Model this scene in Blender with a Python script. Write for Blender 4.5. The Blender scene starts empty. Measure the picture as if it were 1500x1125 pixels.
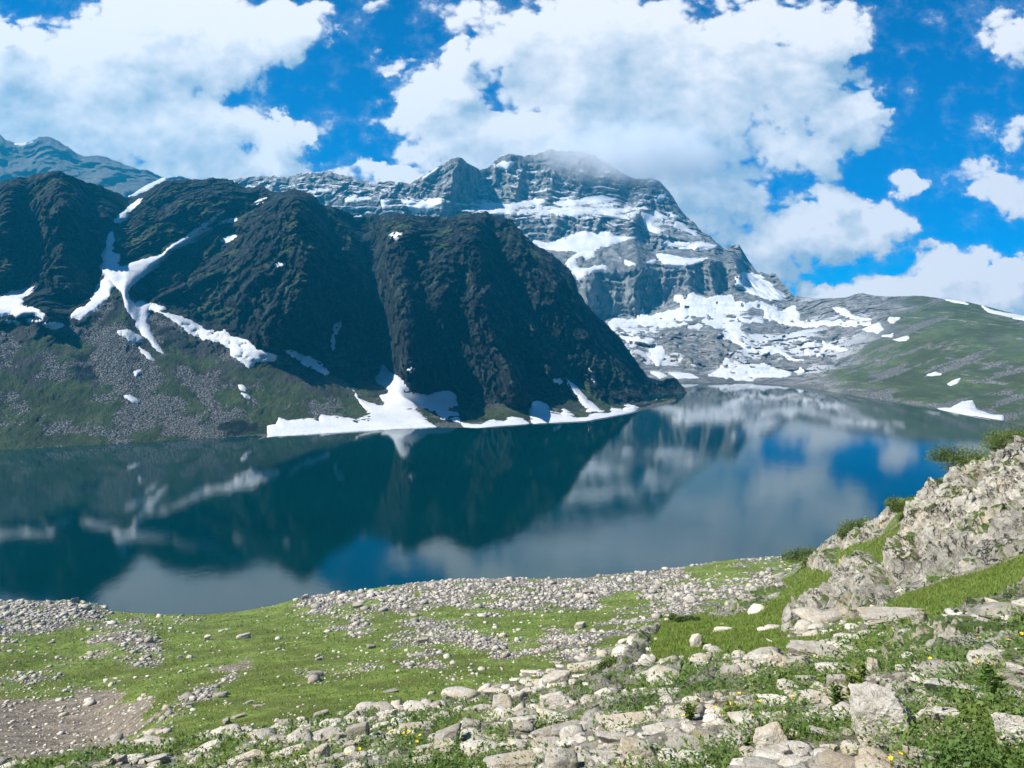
import bpy, bmesh, math, random
import numpy as np
from mathutils import Vector, Matrix

SC = bpy.context.scene
COL = SC.collection
R_ = math.radians

# ------------------------------------------------------------------ camera
F_PX, CX, CY = 1133.0, 750.0, 562.5          # focal length of the lens, in 1500-wide pixels
EYE = 100.0                                   # eye height over the lake
HORIZON = 470.0
PITCH = math.atan((CY - HORIZON) / F_PX)
cd = bpy.data.cameras.new('camera')
cam = bpy.data.objects.new('camera', cd); COL.objects.link(cam)
cd.sensor_width = 36.0; cd.lens = 36.0 * F_PX / 1500.0
cd.clip_start = 0.1; cd.clip_end = 30000
cam.location = (0, 0, EYE)
cam.rotation_euler = (R_(90) - PITCH, 0, 0)
SC.camera = cam

# ------------------------------------------------------------------ sun, exposure
SUN = Vector((-0.66, -0.14, 0.74)).normalized()
SUN_EL = math.asin(SUN.z); SUN_AZ = math.atan2(SUN.x, SUN.y)
sl = bpy.data.lights.new('sun', 'SUN'); sl.energy = 5.0; sl.angle = R_(0.5); sl.color = (1.0, 0.955, 0.88)
so = bpy.data.objects.new('sun', sl); COL.objects.link(so)
so.rotation_euler = SUN.to_track_quat('Z', 'Y').to_euler()
so.location = (0, 0, 900)
vs = SC.view_settings
vs.view_transform = 'Standard'; vs.look = 'None'; vs.exposure = 0.95; vs.gamma = 1.0; vs.use_curve_mapping = False
SC.render.engine = 'CYCLES'
SC.cycles.use_denoising = True; SC.cycles.use_adaptive_sampling = True; SC.cycles.adaptive_threshold = 0.02
SC.cycles.max_bounces = 6; SC.cycles.diffuse_bounces = 2; SC.cycles.glossy_bounces = 3
SC.cycles.transparent_max_bounces = 6; SC.cycles.volume_bounces = 3
SC.cycles.caustics_reflective = False; SC.cycles.caustics_refractive = False

# ------------------------------------------------------------------ node helper
class NT:
    def __init__(s, tree): s.t = tree; s.n = tree.nodes; s.l = tree.links
    def new(s, typ, **kw):
        n = s.n.new(typ)
        for k, v in kw.items(): setattr(n, k, v)
        return n
    def put(s, sock, v):
        if isinstance(v, bpy.types.NodeSocket): s.l.new(v, sock)
        elif v is not None:
            if hasattr(sock.default_value, '__len__') and not hasattr(v, '__len__'):
                sock.default_value = [v] * len(sock.default_value)
            elif hasattr(sock.default_value, '__len__') and len(sock.default_value) == 4 and len(v) == 3:
                sock.default_value = (*v, 1)
            else: sock.default_value = v
    def math(s, op, a, b=None, c=None, clamp=False):
        n = s.new('ShaderNodeMath', operation=op, use_clamp=clamp)
        s.put(n.inputs[0], a)
        if b is not None: s.put(n.inputs[1], b)
        if c is not None: s.put(n.inputs[2], c)
        return n.outputs[0]
    def vec(s, op, a, b=None):
        n = s.new('ShaderNodeVectorMath', operation=op)
        s.put(n.inputs[0], a)
        if b is not None: s.put(n.inputs[1], b)
        return n.outputs['Value'] if op in ('DOT_PRODUCT', 'LENGTH', 'DISTANCE') else n.outputs[0]
    def comb(s, x, y, z):
        n = s.new('ShaderNodeCombineXYZ')
        for i, v in enumerate((x, y, z)): s.put(n.inputs[i], v)
        return n.outputs[0]
    def sep(s, v):
        n = s.new('ShaderNodeSeparateXYZ'); s.put(n.inputs[0], v); return n.outputs
    def ramp(s, v, lo, hi, a=0.0, b=1.0, smooth=True):
        n = s.new('ShaderNodeMapRange', interpolation_type='SMOOTHSTEP' if smooth else 'LINEAR')
        s.put(n.inputs[0], v); s.put(n.inputs[1], lo); s.put(n.inputs[2], hi); s.put(n.inputs[3], a); s.put(n.inputs[4], b)
        return n.outputs[0]
    def mix(s, f, a, b, blend='MIX'):
        n = s.new('ShaderNodeMix', data_type='RGBA', blend_type=blend)
        s.put(n.inputs[0], f); s.put(n.inputs[6], a); s.put(n.inputs[7], b)
        return n.outputs[2]
    def noise(s, v, scale, detail=4, rough=0.55, dist=0.0, dim='3D'):
        n = s.new('ShaderNodeTexNoise', noise_dimensions=dim)
        s.put(n.inputs['Vector'], v); s.put(n.inputs['Scale'], scale)
        s.put(n.inputs['Detail'], detail); s.put(n.inputs['Roughness'], rough); s.put(n.inputs['Distortion'], dist)
        return n.outputs[0]
    def voro(s, v, scale, feature='F1', out='Distance'):
        n = s.new('ShaderNodeTexVoronoi', feature=feature)
        s.put(n.inputs['Vector'], v); s.put(n.inputs['Scale'], scale)
        return n.outputs[out]
    def bump(s, h, strength, dist, normal=None):
        n = s.new('ShaderNodeBump'); s.put(n.inputs['Strength'], strength); s.put(n.inputs['Distance'], dist)
        s.put(n.inputs['Height'], h)
        if normal is not None: s.put(n.inputs['Normal'], normal)
        return n.outputs[0]

# ------------------------------------------------------------------ sky: Nishita blue with cumulus
# clouds: (x, y, rx, ry, amount) in degrees-like units of the sky above the valley (gnomonic plane, +Y forward)
CLOUDS = [(-20, 130, 160, 95, 1.0), (50, 190, 230, 85, 1.0), (180, 120, 190, 110, 1.0), (215, 50, 120, 70, 1.0), (20, 65, 75, 48, .9),
          (310, 60, 130, 90, 1.0), (400, 50, 85, 60, .9), (455, 40, 45, 45, .65), (270, 190, 120, 80, 1.0), (405, 205, 52, 42, 1.0), (330, 245, 180, 32, .9),
          (490, 262, 50, 18, .55), (130, -20, 120, 40, .4),
          (640, 150, 92, 58, 1.0), (672, 90, 44, 36, .95), (600, 160, 52, 26, .9), (720, 200, 130, 55, 1.0), (680, 215, 110, 55, .95), (850, 200, 150, 75, 1.0), (790, 60, 140, 75, .85), (690, 25, 75, 45, .6),
          (900, 90, 190, 120, 1.0), (1000, 160, 170, 120, 1.0), (1100, 70, 120, 85, 1.0), (1190, 50, 75, 62, 1.0), (1160, 130, 110, 80, .9),
          (1235, 170, 68, 62, 1.0), (1000, 280, 150, 70, .9), (1170, 215, 90, 50, .75), (960, 340, 110, 50, .8), (580, 260, 60, 22, .8),
          (1215, 290, 50, 42, .95), (1180, 340, 130, 50, .95), (1270, 330, 85, 45, .95), (1335, 268, 28, 26, .8), (1110, 390, 110, 40, .8),
          (1395, 395, 62, 40, 1.0), (1330, 425, 110, 32, .95), (1490, 412, 75, 36, .95), (1220, 432, 75, 22, .75), (1440, 430, 90, 30, .9),
          (1485, 55, 55, 50, .75), (1450, 265, 60, 36, .72), (1500, 285, 45, 42, .8), (1480, 195, 42, 30, .55),
          (575, 92, 50, 12, .5), (560, 12, 34, 26, .55), (1265, 130, 40, 60, .25), (1560, 120, 60, 200, .5)]
GREYS = [(-10, 115, 60, 60, .45), (960, 255, 200, 95, .5), (960, 40, 150, 100, .45), (250, 150, 90, 60, .25), (1130, 330, 120, 50, .5), (1130, 400, 140, 40, .5), (90, 240, 260, 60, .22), (760, 40, 90, 60, .4), (1010, 360, 150, 60, .5)]
PROJ_F = Vector((0, math.cos(PITCH), -math.sin(PITCH))); PROJ_U = Vector((0, math.sin(PITCH), math.cos(PITCH)))

def blob_group(name, blobs):
    g = bpy.data.node_groups.new(name, 'ShaderNodeTree')
    g.interface.new_socket('P', in_out='INPUT', socket_type='NodeSocketVector')
    g.interface.new_socket('M', in_out='OUTPUT', socket_type='NodeSocketFloat')
    k = NT(g); gi = k.new('NodeGroupInput'); go = k.new('NodeGroupOutput')
    acc = None
    for (x, y, rx, ry, a) in blobs:
        m = k.new('ShaderNodeVectorMath', operation='MULTIPLY_ADD')
        k.put(m.inputs[0], gi.outputs[0]); m.inputs[1].default_value = (1 / rx, 1 / ry, 0); m.inputs[2].default_value = (-x / rx, -y / ry, 0)
        d = k.vec('LENGTH', m.outputs[0])
        v = k.ramp(d, 0.25, 1.45, a, 0.0)
        if acc is None: acc = v
        else:   # soft union
            n = k.math('SMOOTH_MAX', acc, v, 0.25); acc = n
    k.l.new(acc, go.inputs[0])
    return g

def build_world():
    w = bpy.data.worlds.new('World'); SC.world = w; w.use_nodes = True
    k = NT(w.node_tree); k.n.clear()
    out = k.new('ShaderNodeOutputWorld')
    tc = k.new('ShaderNodeTexCoord').outputs['Generated']
    sky = k.new('ShaderNodeTexSky', sky_type='NISHITA', sun_disc=False, sun_elevation=SUN_EL, sun_rotation=SUN_AZ,
                altitude=3500, air_density=1.0, dust_density=0.0, ozone_density=4.0)
    skyc = k.mix(1.0, sky.outputs[0], SKY_TINT, 'MULTIPLY')
    df = k.math('MAXIMUM', k.vec('DOT_PRODUCT', tc, PROJ_F), 0.12)
    z = k.vec('DOT_PRODUCT', tc, PROJ_U); x = k.sep(tc)[0]
    u = k.math('MULTIPLY_ADD', k.math('DIVIDE', x, df), F_PX, CX)
    v = k.math('MULTIPLY_ADD', k.math('DIVIDE', z, df), -F_PX, CY)
    p = k.comb(u, v, 0.0)
    # billowing warp
    pn = k.vec('MULTIPLY', p, (0.01, 0.0125, 0))
    def warp(p, pn):
        pn = k.vec('MULTIPLY', p, (0.01, 0.0125, 0))
        n1 = k.new('ShaderNodeTexNoise', noise_dimensions='2D'); k.put(n1.inputs['Vector'], pn); n1.inputs['Scale'].default_value = 0.9; n1.inputs['Detail'].default_value = 7; n1.inputs['Roughness'].default_value = 0.6
        wv = k.vec('MULTIPLY', k.vec('SUBTRACT', n1.outputs['Color'], (0.5, 0.5, 0.5)), (120, 95, 0))
        return k.vec('ADD', p, wv)
    gm = blob_group('cloud_cover', CLOUDS); gg = blob_group('cloud_grey', GREYS)
    def grp(g, p):
        n = k.new('ShaderNodeGroup'); n.node_tree = g; k.put(n.inputs[0], p); return n.outputs[0]
    def cover(p):
        pn = k.vec('MULTIPLY', p, (0.01, 0.0125, 0))
        m = grp(gm, warp(p, pn))
        f = k.noise(pn, 2.0, 10, 0.60, dim='2D')
        h = k.math('ADD', m, k.math('MULTIPLY', k.math('SUBTRACT', f, 0.5), 0.9))
        pw = k.vec('ADD', pn, k.vec('MULTIPLY', k.comb(f, m, 0.0), (.35, .35, 0)))
        for sc_, am_ in ((2.6, .42), (6.0, .22)):
            n = k.new('ShaderNodeTexVoronoi', voronoi_dimensions='2D', feature='F1'); k.put(n.inputs['Vector'], pw); n.inputs['Scale'].default_value = sc_
            h = k.math('MULTIPLY_ADD', k.math('MULTIPLY', k.math('SUBTRACT', 0.42, n.outputs['Distance']), k.ramp(m, .15, .55)), am_, h)
        return h, m
    h0, m0 = cover(p)
    h1, m1 = cover(k.vec('ADD', p, (-26, -32, 0)))
    p2 = k.vec('ADD', p, (-26, -85, 0)); mup = grp(gm, warp(p2, None))
    dens = k.ramp(h0, 0.28, 0.60)
    wisp = k.math('MULTIPLY', k.ramp(h0, 0.16, 0.6), 0.22)
    dens = k.math('MAXIMUM', dens, wisp)
    # clouds over the rest of the sky (behind and overhead)
    lift = k.ramp(v, -60, -420)
    side = k.math('MAXIMUM', lift, k.math('MAXIMUM', k.ramp(u, 1620, 2000), k.ramp(u, -130, -600)))
    n3 = k.noise(tc, 2.6, 7, 0.58)
    dens = k.mix(side, k.comb(dens, dens, dens), k.ramp(n3, 0.54, 0.68, 0, .7))
    dens = k.sep(dens)[0]
    lit = k.math('ADD', k.math('MULTIPLY', k.math('SUBTRACT', h0, h1), 0.55), k.math('MULTIPLY', k.math('SUBTRACT', m0, m1), 0.9))
    grey = k.math('MULTIPLY', grp(gg, warp(p, pn)), 1.0)
    fine = k.math('MULTIPLY', k.math('SUBTRACT', k.noise(pn, 0.75, 5, 0.5, dim='2D'), 0.5), 1.1)
    b = k.math('ADD', k.math('SUBTRACT', k.math('SUBTRACT', k.math('ADD', 1.12, lit), k.math('MULTIPLY', mup, 0.46)), grey), fine)
    b = k.ramp(b, 0.0, 1.0, 0, 1, smooth=False)
    cc = k.mix(b, (0.215, 0.285, 0.36), (0.565, 0.555, 0.565))
    bg1 = k.new('ShaderNodeBackground'); k.put(bg1.inputs[0], skyc); bg1.inputs[1].default_value = SKY_STRENGTH
    bg2 = k.new('ShaderNodeBackground'); k.put(bg2.inputs[0], cc); bg2.inputs[1].default_value = 1.0
    ms = k.new('ShaderNodeMixShader'); k.put(ms.inputs[0], dens); k.l.new(bg1.outputs[0], ms.inputs[1]); k.l.new(bg2.outputs[0], ms.inputs[2])
    k.l.new(ms.outputs[0], out.inputs[0])
    w.cycles.sampling_method = 'MANUAL'; w.cycles.sample_map_resolution = 512
SKY_TINT = (0.0, 0.54, 1.0); SKY_STRENGTH = 0.068
build_world()

# ------------------------------------------------------------------ numeric helpers
def unit_dir(px, py):
    x = (np.asarray(px, float) - CX) / F_PX; y = (CY - np.asarray(py, float)) / F_PX
    c, s = math.cos(PITCH), math.sin(PITCH)
    dy = c + y * s; dz = -s + y * c
    return x / dy, dz / dy                      # slopes per metre of forward distance

def unproject(px, py, d):
    sx, sz = unit_dir(px, py)
    return np.stack([sx * d, np.broadcast_to(d, np.shape(sx * d)).astype(float), EYE + sz * d], -1)

def project(P):
    x, y, z = P[..., 0], P[..., 1], P[..., 2] - EYE
    c, s = math.cos(PITCH), math.sin(PITCH)
    df = y * c - z * s; up = y * s + z * c
    df = np.where(df < 0.05, 0.05, df)
    return CX + F_PX * x / df, CY - F_PX * up / df

rng = np.random.RandomState(7)
_perm = rng.permutation(256); _perm = np.concatenate([_perm, _perm, _perm])
_gr = rng.normal(size=(256, 3)); _gr /= np.linalg.norm(_gr, axis=1)[:, None]
def pnoise(P):
    P = np.asarray(P, float); i = np.floor(P).astype(np.int64); f = P - i; i &= 255
    u = f * f * f * (f * (f * 6 - 15) + 10)
    r = 0
    for dx in (0, 1):
        wx = u[..., 0] if dx else 1 - u[..., 0]
        hx = _perm[i[..., 0] + dx]
        for dy in (0, 1):
            wy = u[..., 1] if dy else 1 - u[..., 1]
            hy = _perm[hx + i[..., 1] + dy]
            for dz in (0, 1):
                wz = u[..., 2] if dz else 1 - u[..., 2]
                g = _gr[_perm[hy + i[..., 2] + dz]]
                r = r + wx * wy * wz * (g[..., 0] * (f[..., 0] - dx) + g[..., 1] * (f[..., 1] - dy) + g[..., 2] * (f[..., 2] - dz))
    return r * 1.5
def fbm(P, octs, gain=0.5, lac=2.03):
    a, r = 1.0, 0
    P = np.asarray(P, float)
    for o in range(octs):
        r = r + a * pnoise(P + 17.3 * o); P = P * lac; a *= gain
    return r
def ridged(P, octs, gain=0.5, lac=2.03):
    a, r, w = 1.0, 0, 1.0
    P = np.asarray(P, float)
    for o in range(octs):
        n = 1 - np.abs(pnoise(P + 31.7 * o)) * 1.6; n = n * n
        r = r + a * n * w; w = np.clip(n * 1.3, 0, 1); P = P * lac; a *= gain
    return r
def blocks(P):
    """broken rock: tilted facets split by cracks (value about -1..1, crack 0..1)"""
    P = np.asarray(P, np.float32); c = np.floor(P); shp = P.shape[:-1]
    best = np.full(shp, 9.0, np.float32); sec = best.copy(); val = np.zeros(shp, np.float32)
    ci = c.astype(np.int64)
    for dx in (-1, 0, 1):
        for dy in (-1, 0, 1):
            for dz in (-1, 0, 1):
                h = _perm[_perm[_perm[(ci[..., 0] + dx) & 255] + ((ci[..., 1] + dy) & 255)] + ((ci[..., 2] + dz) & 255)]
                g = _gr[h].astype(np.float32); r = P - (c + np.array([dx + .5, dy + .5, dz + .5], np.float32) + 0.45 * g)
                dd = np.sqrt((r * r).sum(-1))
                v = ((h * 37) % 101) / 50.5 - 1 + 1.1 * (r * _gr[(h + 77) & 255]).sum(-1)
                new = dd < best
                sec = np.where(new, best, np.minimum(sec, dd)); val = np.where(new, v, val); best = np.where(new, dd, best)
    return val, 1 - sm(sec - best, 0.0, 0.16)
def saw(t, soft=0.12):
    f = t - np.floor(t); return np.where(f < 1 - soft, f / (1 - soft), (1 - f) / soft)
def sm(x, a, b):
    t = np.clip((x - a) / (b - a), 0, 1); return t * t * (3 - 2 * t)
def smooth1(a, n):
    if n < 2: return a
    k = np.hanning(n + 2)[1:-1]; k /= k.sum()
    return np.convolve(np.pad(a, n, mode='edge'), k, 'same')[n:-n]

def poly_sd(PX, PY, poly, pad=30):
    """signed distance (inside positive) of image-plane points to a polygon; -pad where far away"""
    poly = np.array(poly, float); out = np.full(PX.shape, -float(pad))
    x0, y0 = poly.min(0) - pad; x1, y1 = poly.max(0) + pad
    m = (PX > x0) & (PX < x1) & (PY > y0) & (PY < y1)
    if not m.any(): return out
    x, y = PX[m], PY[m]; best = np.full(x.shape, 1e9); ins = np.zeros(x.shape, bool)
    for (ax, ay), (bx, by) in zip(poly, np.roll(poly, -1, 0)):
        ex, ey = bx - ax, by - ay; L = ex * ex + ey * ey + 1e-9
        t = np.clip(((x - ax) * ex + (y - ay) * ey) / L, 0, 1)
        best = np.minimum(best, (x - ax - t * ex) ** 2 + (y - ay - t * ey) ** 2)
        c = ((ay > y) != (by > y)) & (x < ex * (y - ay) / (by - ay + 1e-12) + ax); ins ^= c
    dd = np.sqrt(best); out[m] = np.maximum(np.where(ins, dd, -dd), -pad)
    return out
def line_dist(PX, PY, line):
    best = np.full(PX.shape, 1e9)
    for (ax, ay), (bx, by) in zip(line[:-1], line[1:]):
        ex, ey = bx - ax, by - ay; L = ex * ex + ey * ey + 1e-9
        t = np.clip(((PX - ax) * ex + (PY - ay) * ey) / L, 0, 1)
        best = np.minimum(best, (PX - ax - t * ex) ** 2 + (PY - ay - t * ey) ** 2)
    return np.sqrt(best)
def sculpt(PX, PY, lines):
    r = np.zeros(PX.shape)
    for line, width, amt in lines:
        d = line_dist(PX, PY, line); r += amt * np.exp(-(d / width) ** 2)
    return r

def shore_d(px, py):
    sx, sz = unit_dir(px, py); return -EYE / sz
def layer(rows, px, counts, dsmooth=9, psmooth=5, jag=None):
    """terrain sheet from contour rows (near to far); returns image coordinates, forward distance and row parameter"""
    R = len(rows); W = len(px); PYr = np.zeros((R, W)); Dr = np.zeros((R, W))
    for i, r in enumerate(rows):
        a = np.array([q[0] for q in r], float); b = np.array([q[1] for q in r], float)
        y = np.interp(px, a, b)
        if i < R - 1: y = smooth1(y, psmooth)
        elif jag is not None: y = y + jag
        PYr[i] = y
        if r[0][2] is None: Dr[i] = np.log(shore_d(px, y))
        else: Dr[i] = smooth1(np.interp(px, a, np.log([q[2] for q in r])), dsmooth)
    for i in range(R - 2, -1, -1): PYr[i] = np.maximum(PYr[i], PYr[i + 1] + 1.3)
    def tang(V):
        s = V[1:] - V[:-1]; m = np.zeros_like(V)
        a, b = s[:-1], s[1:]
        m[1:-1] = np.where(a * b > 0, 2 * a * b / (a + b + np.where(a + b == 0, 1e-9, 0)), 0)
        m[0] = s[0]; m[-1] = s[-1]; return m
    mp, md = tang(PYr), tang(Dr)
    PY, D, T = [], [], []
    for i in range(R - 1):
        n = counts[i]
        for k in range(n + (1 if i == R - 2 else 0)):
            t = k / n; h00 = 2*t**3 - 3*t**2 + 1; h10 = t**3 - 2*t**2 + t; h01 = -2*t**3 + 3*t**2; h11 = t**3 - t**2
            PY.append(h00*PYr[i] + h10*mp[i] + h01*PYr[i+1] + h11*mp[i+1])
            D.append(np.exp(h00*Dr[i] + h10*md[i] + h01*Dr[i+1] + h11*md[i+1])); T.append(np.full(W, i + t))
    PX = np.broadcast_to(px, (len(PY), W)).copy()
    return PX, np.array(PY), np.array(D), np.array(T)

def grid_mesh(name, P, mat, mask=None, keep=None, parent=None, smooth=True):
    H, W = P.shape[:2]
    idx = np.arange(H * W).reshape(H, W)
    q = np.stack([idx[:-1, :-1], idx[:-1, 1:], idx[1:, 1:], idx[1:, :-1]], -1).reshape(-1, 4)
    V = P.reshape(-1, 3); M = None if mask is None else mask.reshape(-1, 4)
    if keep is not None:
        kf = keep.reshape(-1); q = q[kf[q].all(1)]
        used = np.zeros(len(V), bool); used[q.ravel()] = True
        remap = np.cumsum(used) - 1; q = remap[q]; V = V[used]
        if M is not None: M = M[used]
        if len(q) == 0: return None
    return raw_mesh(name, V, q, mat, M, parent, smooth)
def raw_mesh(name, V, q, mat, M=None, parent=None, smooth=True):
    me = bpy.data.meshes.new(name); q = np.asarray(q); V = np.asarray(V, np.float32); k = q.shape[1]
    me.vertices.add(len(V)); me.vertices.foreach_set('co', V.ravel())
    me.loops.add(q.size); me.loops.foreach_set('vertex_index', q.astype(np.int32).ravel())
    me.polygons.add(len(q)); me.polygons.foreach_set('loop_start', np.arange(0, q.size, k, dtype=np.int32))
    if smooth: me.polygons.foreach_set('use_smooth', np.ones(len(q), bool))
    me.update(calc_edges=True)
    if M is not None:
        at = me.color_attributes.new('mask', 'FLOAT_COLOR', 'POINT'); at.data.foreach_set('color', M.astype(np.float32).ravel())
    if mat: me.materials.append(mat)
    o = bpy.data.objects.new(name, me); COL.objects.link(o)
    if parent is not None: o.parent = parent
    return o
def tag(o, label=None, cat=None, group=None, kind=None):
    if label: o['label'] = label
    if cat: o['category'] = cat
    if group: o['group'] = group
    if kind: o['kind'] = kind
    return o
def empty(name, loc, label, cat, group=None):
    o = bpy.data.objects.new(name, None); COL.objects.link(o); o.location = loc; o.empty_display_size = 0.2
    return tag(o, label, cat, group)
def grid_normals(P):
    du = np.gradient(P, axis=1); dv = np.gradient(P, axis=0)
    n = np.cross(du, dv); n /= (np.linalg.norm(n, axis=-1, keepdims=True) + 1e-12)
    return np.where(n[..., 2:3] < 0, -n, n)
def cols(a, b, step, lo=-700, hi=2300, coarse=14):
    return np.concatenate([np.arange(lo, a, coarse), np.arange(a, b, step), np.arange(b, hi + 1, coarse)])
# ------------------------------------------------------------------ materials
def new_mat(name):
    m = bpy.data.materials.new(name); m.use_nodes = True
    k = NT(m.node_tree); b = k.n['Principled BSDF']
    b.inputs['Specular IOR Level'].default_value = 0.25
    return m, k, b

def terrain_mat(name, unit, rockA, rockB, grassA, grassB, screeA, screeB, dirt, slope=None, bump=1.0, streak=1.0, ledge_snow=None, cell=2.2, speck=(0.40, 0.64)):
    """rock / turf / loose stone / bare soil, chosen by the sheet's ground-cover attribute; unit = metres of the middle-sized detail"""
    m, k, b = new_mat(name)
    g = k.new('ShaderNodeNewGeometry'); p = g.outputs['Position']
    at = k.new('ShaderNodeAttribute', attribute_name='mask'); c = k.new('ShaderNodeSeparateColor'); k.put(c.inputs[0], at.outputs['Color'])
    gr, sc, di = c.outputs
    ps = k.vec('MULTIPLY', p, streak if hasattr(streak, '__len__') else (1, 1, streak))
    n_big = k.noise(p, 0.16 / unit, 5, 0.6); n_mid = k.noise(ps, 1 / unit, 8, 0.65); n_fine = k.noise(p, 6 / unit, 6, 0.7)
    rock = k.mix(k.ramp(k.math('ADD', k.math('MULTIPLY', n_mid, .6), k.math('MULTIPLY', n_fine, .4)), speck[0], speck[1]), rockA, rockB)
    rock = k.mix(k.ramp(n_big, 0.35, 0.7, 0, 0.55), rock, [x * 0.55 for x in rockA])
    grass = k.mix(k.ramp(n_mid, 0.32, 0.68), grassA, grassB)
    grass = k.mix(k.ramp(n_big, 0.40, 0.62, 0, 0.8), grass, [grassA[0] * 1.0, grassA[1] * 0.75, grassA[2] * 0.8])
    vor = k.voro(p, cell / unit, 'F1'); vcol = k.voro(p, cell / unit, 'F1', 'Color')
    vs_ = k.math('MULTIPLY', k.sep(vcol)[0], 1.0)
    scree = k.mix(k.math('MULTIPLY', vs_, k.ramp(vor, 0.75, 0.15)), screeA, screeB)
    dirtc = k.mix(k.ramp(k.math('ADD', k.math('MULTIPLY', n_fine, .5), k.math('MULTIPLY', n_mid, .5)), 0.38, 0.62), [x * .6 for x in dirt], [x * 1.8 for x in dirt])
    edge = k.math('MULTIPLY', k.math('SUBTRACT', k.math('ADD', k.math('MULTIPLY', n_mid, 0.6), k.math('MULTIPLY', n_fine, 0.4)), 0.5), 1.5)
    gm = gr
    if slope:
        nz = k.sep(g.outputs['Normal'])[2]
        gm = k.math('MULTIPLY', gr, k.ramp(k.math('ADD', nz, k.math('MULTIPLY', edge, 0.35)), slope[0], slope[1]))
    gmask = k.ramp(k.math('ADD', gm, edge), 0.42, 0.58)
    smask = k.ramp(k.math('ADD', sc, edge), 0.42, 0.58)
    dmask = k.ramp(k.math('ADD', di, edge), 0.38, 0.62)
    col = k.mix(smask, k.mix(dmask, k.mix(gmask, rock, grass), dirtc), scree)
    rough = 0.9
    if ledge_snow:
        nz = k.sep(g.outputs['Normal'])[2]; hz = k.sep(p)[2]
        s = k.math('ADD', nz, k.math('MULTIPLY', edge, 0.5))
        sn = k.math('MULTIPLY', k.math('MULTIPLY', k.ramp(s, ledge_snow[0], ledge_snow[0] + 0.06), k.ramp(k.math('ADD', n_big, k.math('MULTIPLY', edge, .3)), 0.44, 0.50)), k.ramp(hz, ledge_snow[1], ledge_snow[1] + 120))
        col = k.mix(sn, col, (0.54, 0.565, 0.59))
        snow_at = k.math('MULTIPLY', k.math('MULTIPLY', at.outputs['Alpha'], k.ramp(nz, 0.62, 0.74)), k.ramp(k.math('ADD', n_big, k.math('MULTIPLY', edge, .30)), 0.545, 0.575))
        col = k.mix(snow_at, col, (0.54, 0.565, 0.59))
    k.put(b.inputs['Base Color'], col); b.inputs['Roughness'].default_value = rough
    h = k.math('ADD', k.math('MULTIPLY', n_mid, 0.7), k.math('MULTIPLY', n_fine, 0.45))
    h = k.math('SUBTRACT', h, k.math('MULTIPLY', k.math('MULTIPLY', vor, smask), 0.5))
    k.put(b.inputs['Normal'], k.bump(h, 0.85 * bump, unit * 0.8))
    return m

def snow_mat():
    m, k, b = new_mat('old_snow')
    p = k.new('ShaderNodeNewGeometry').outputs['Position']
    n1 = k.noise(p, 0.03, 6, 0.6); n2 = k.noise(p, 0.35, 6, 0.65)
    c = k.mix(k.ramp(n1, 0.35, 0.7), (0.54, 0.555, 0.58), (0.43, 0.455, 0.49))
    c = k.mix(k.ramp(n2, 0.54, 0.72, 0, 0.5), c, (0.36, 0.345, 0.32))
    k.put(b.inputs['Base Color'], c); b.inputs['Roughness'].default_value = 0.7
    k.put(b.inputs['Normal'], k.bump(k.math('ADD', n2, n1), 0.5, 1.6))
    return m

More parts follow.
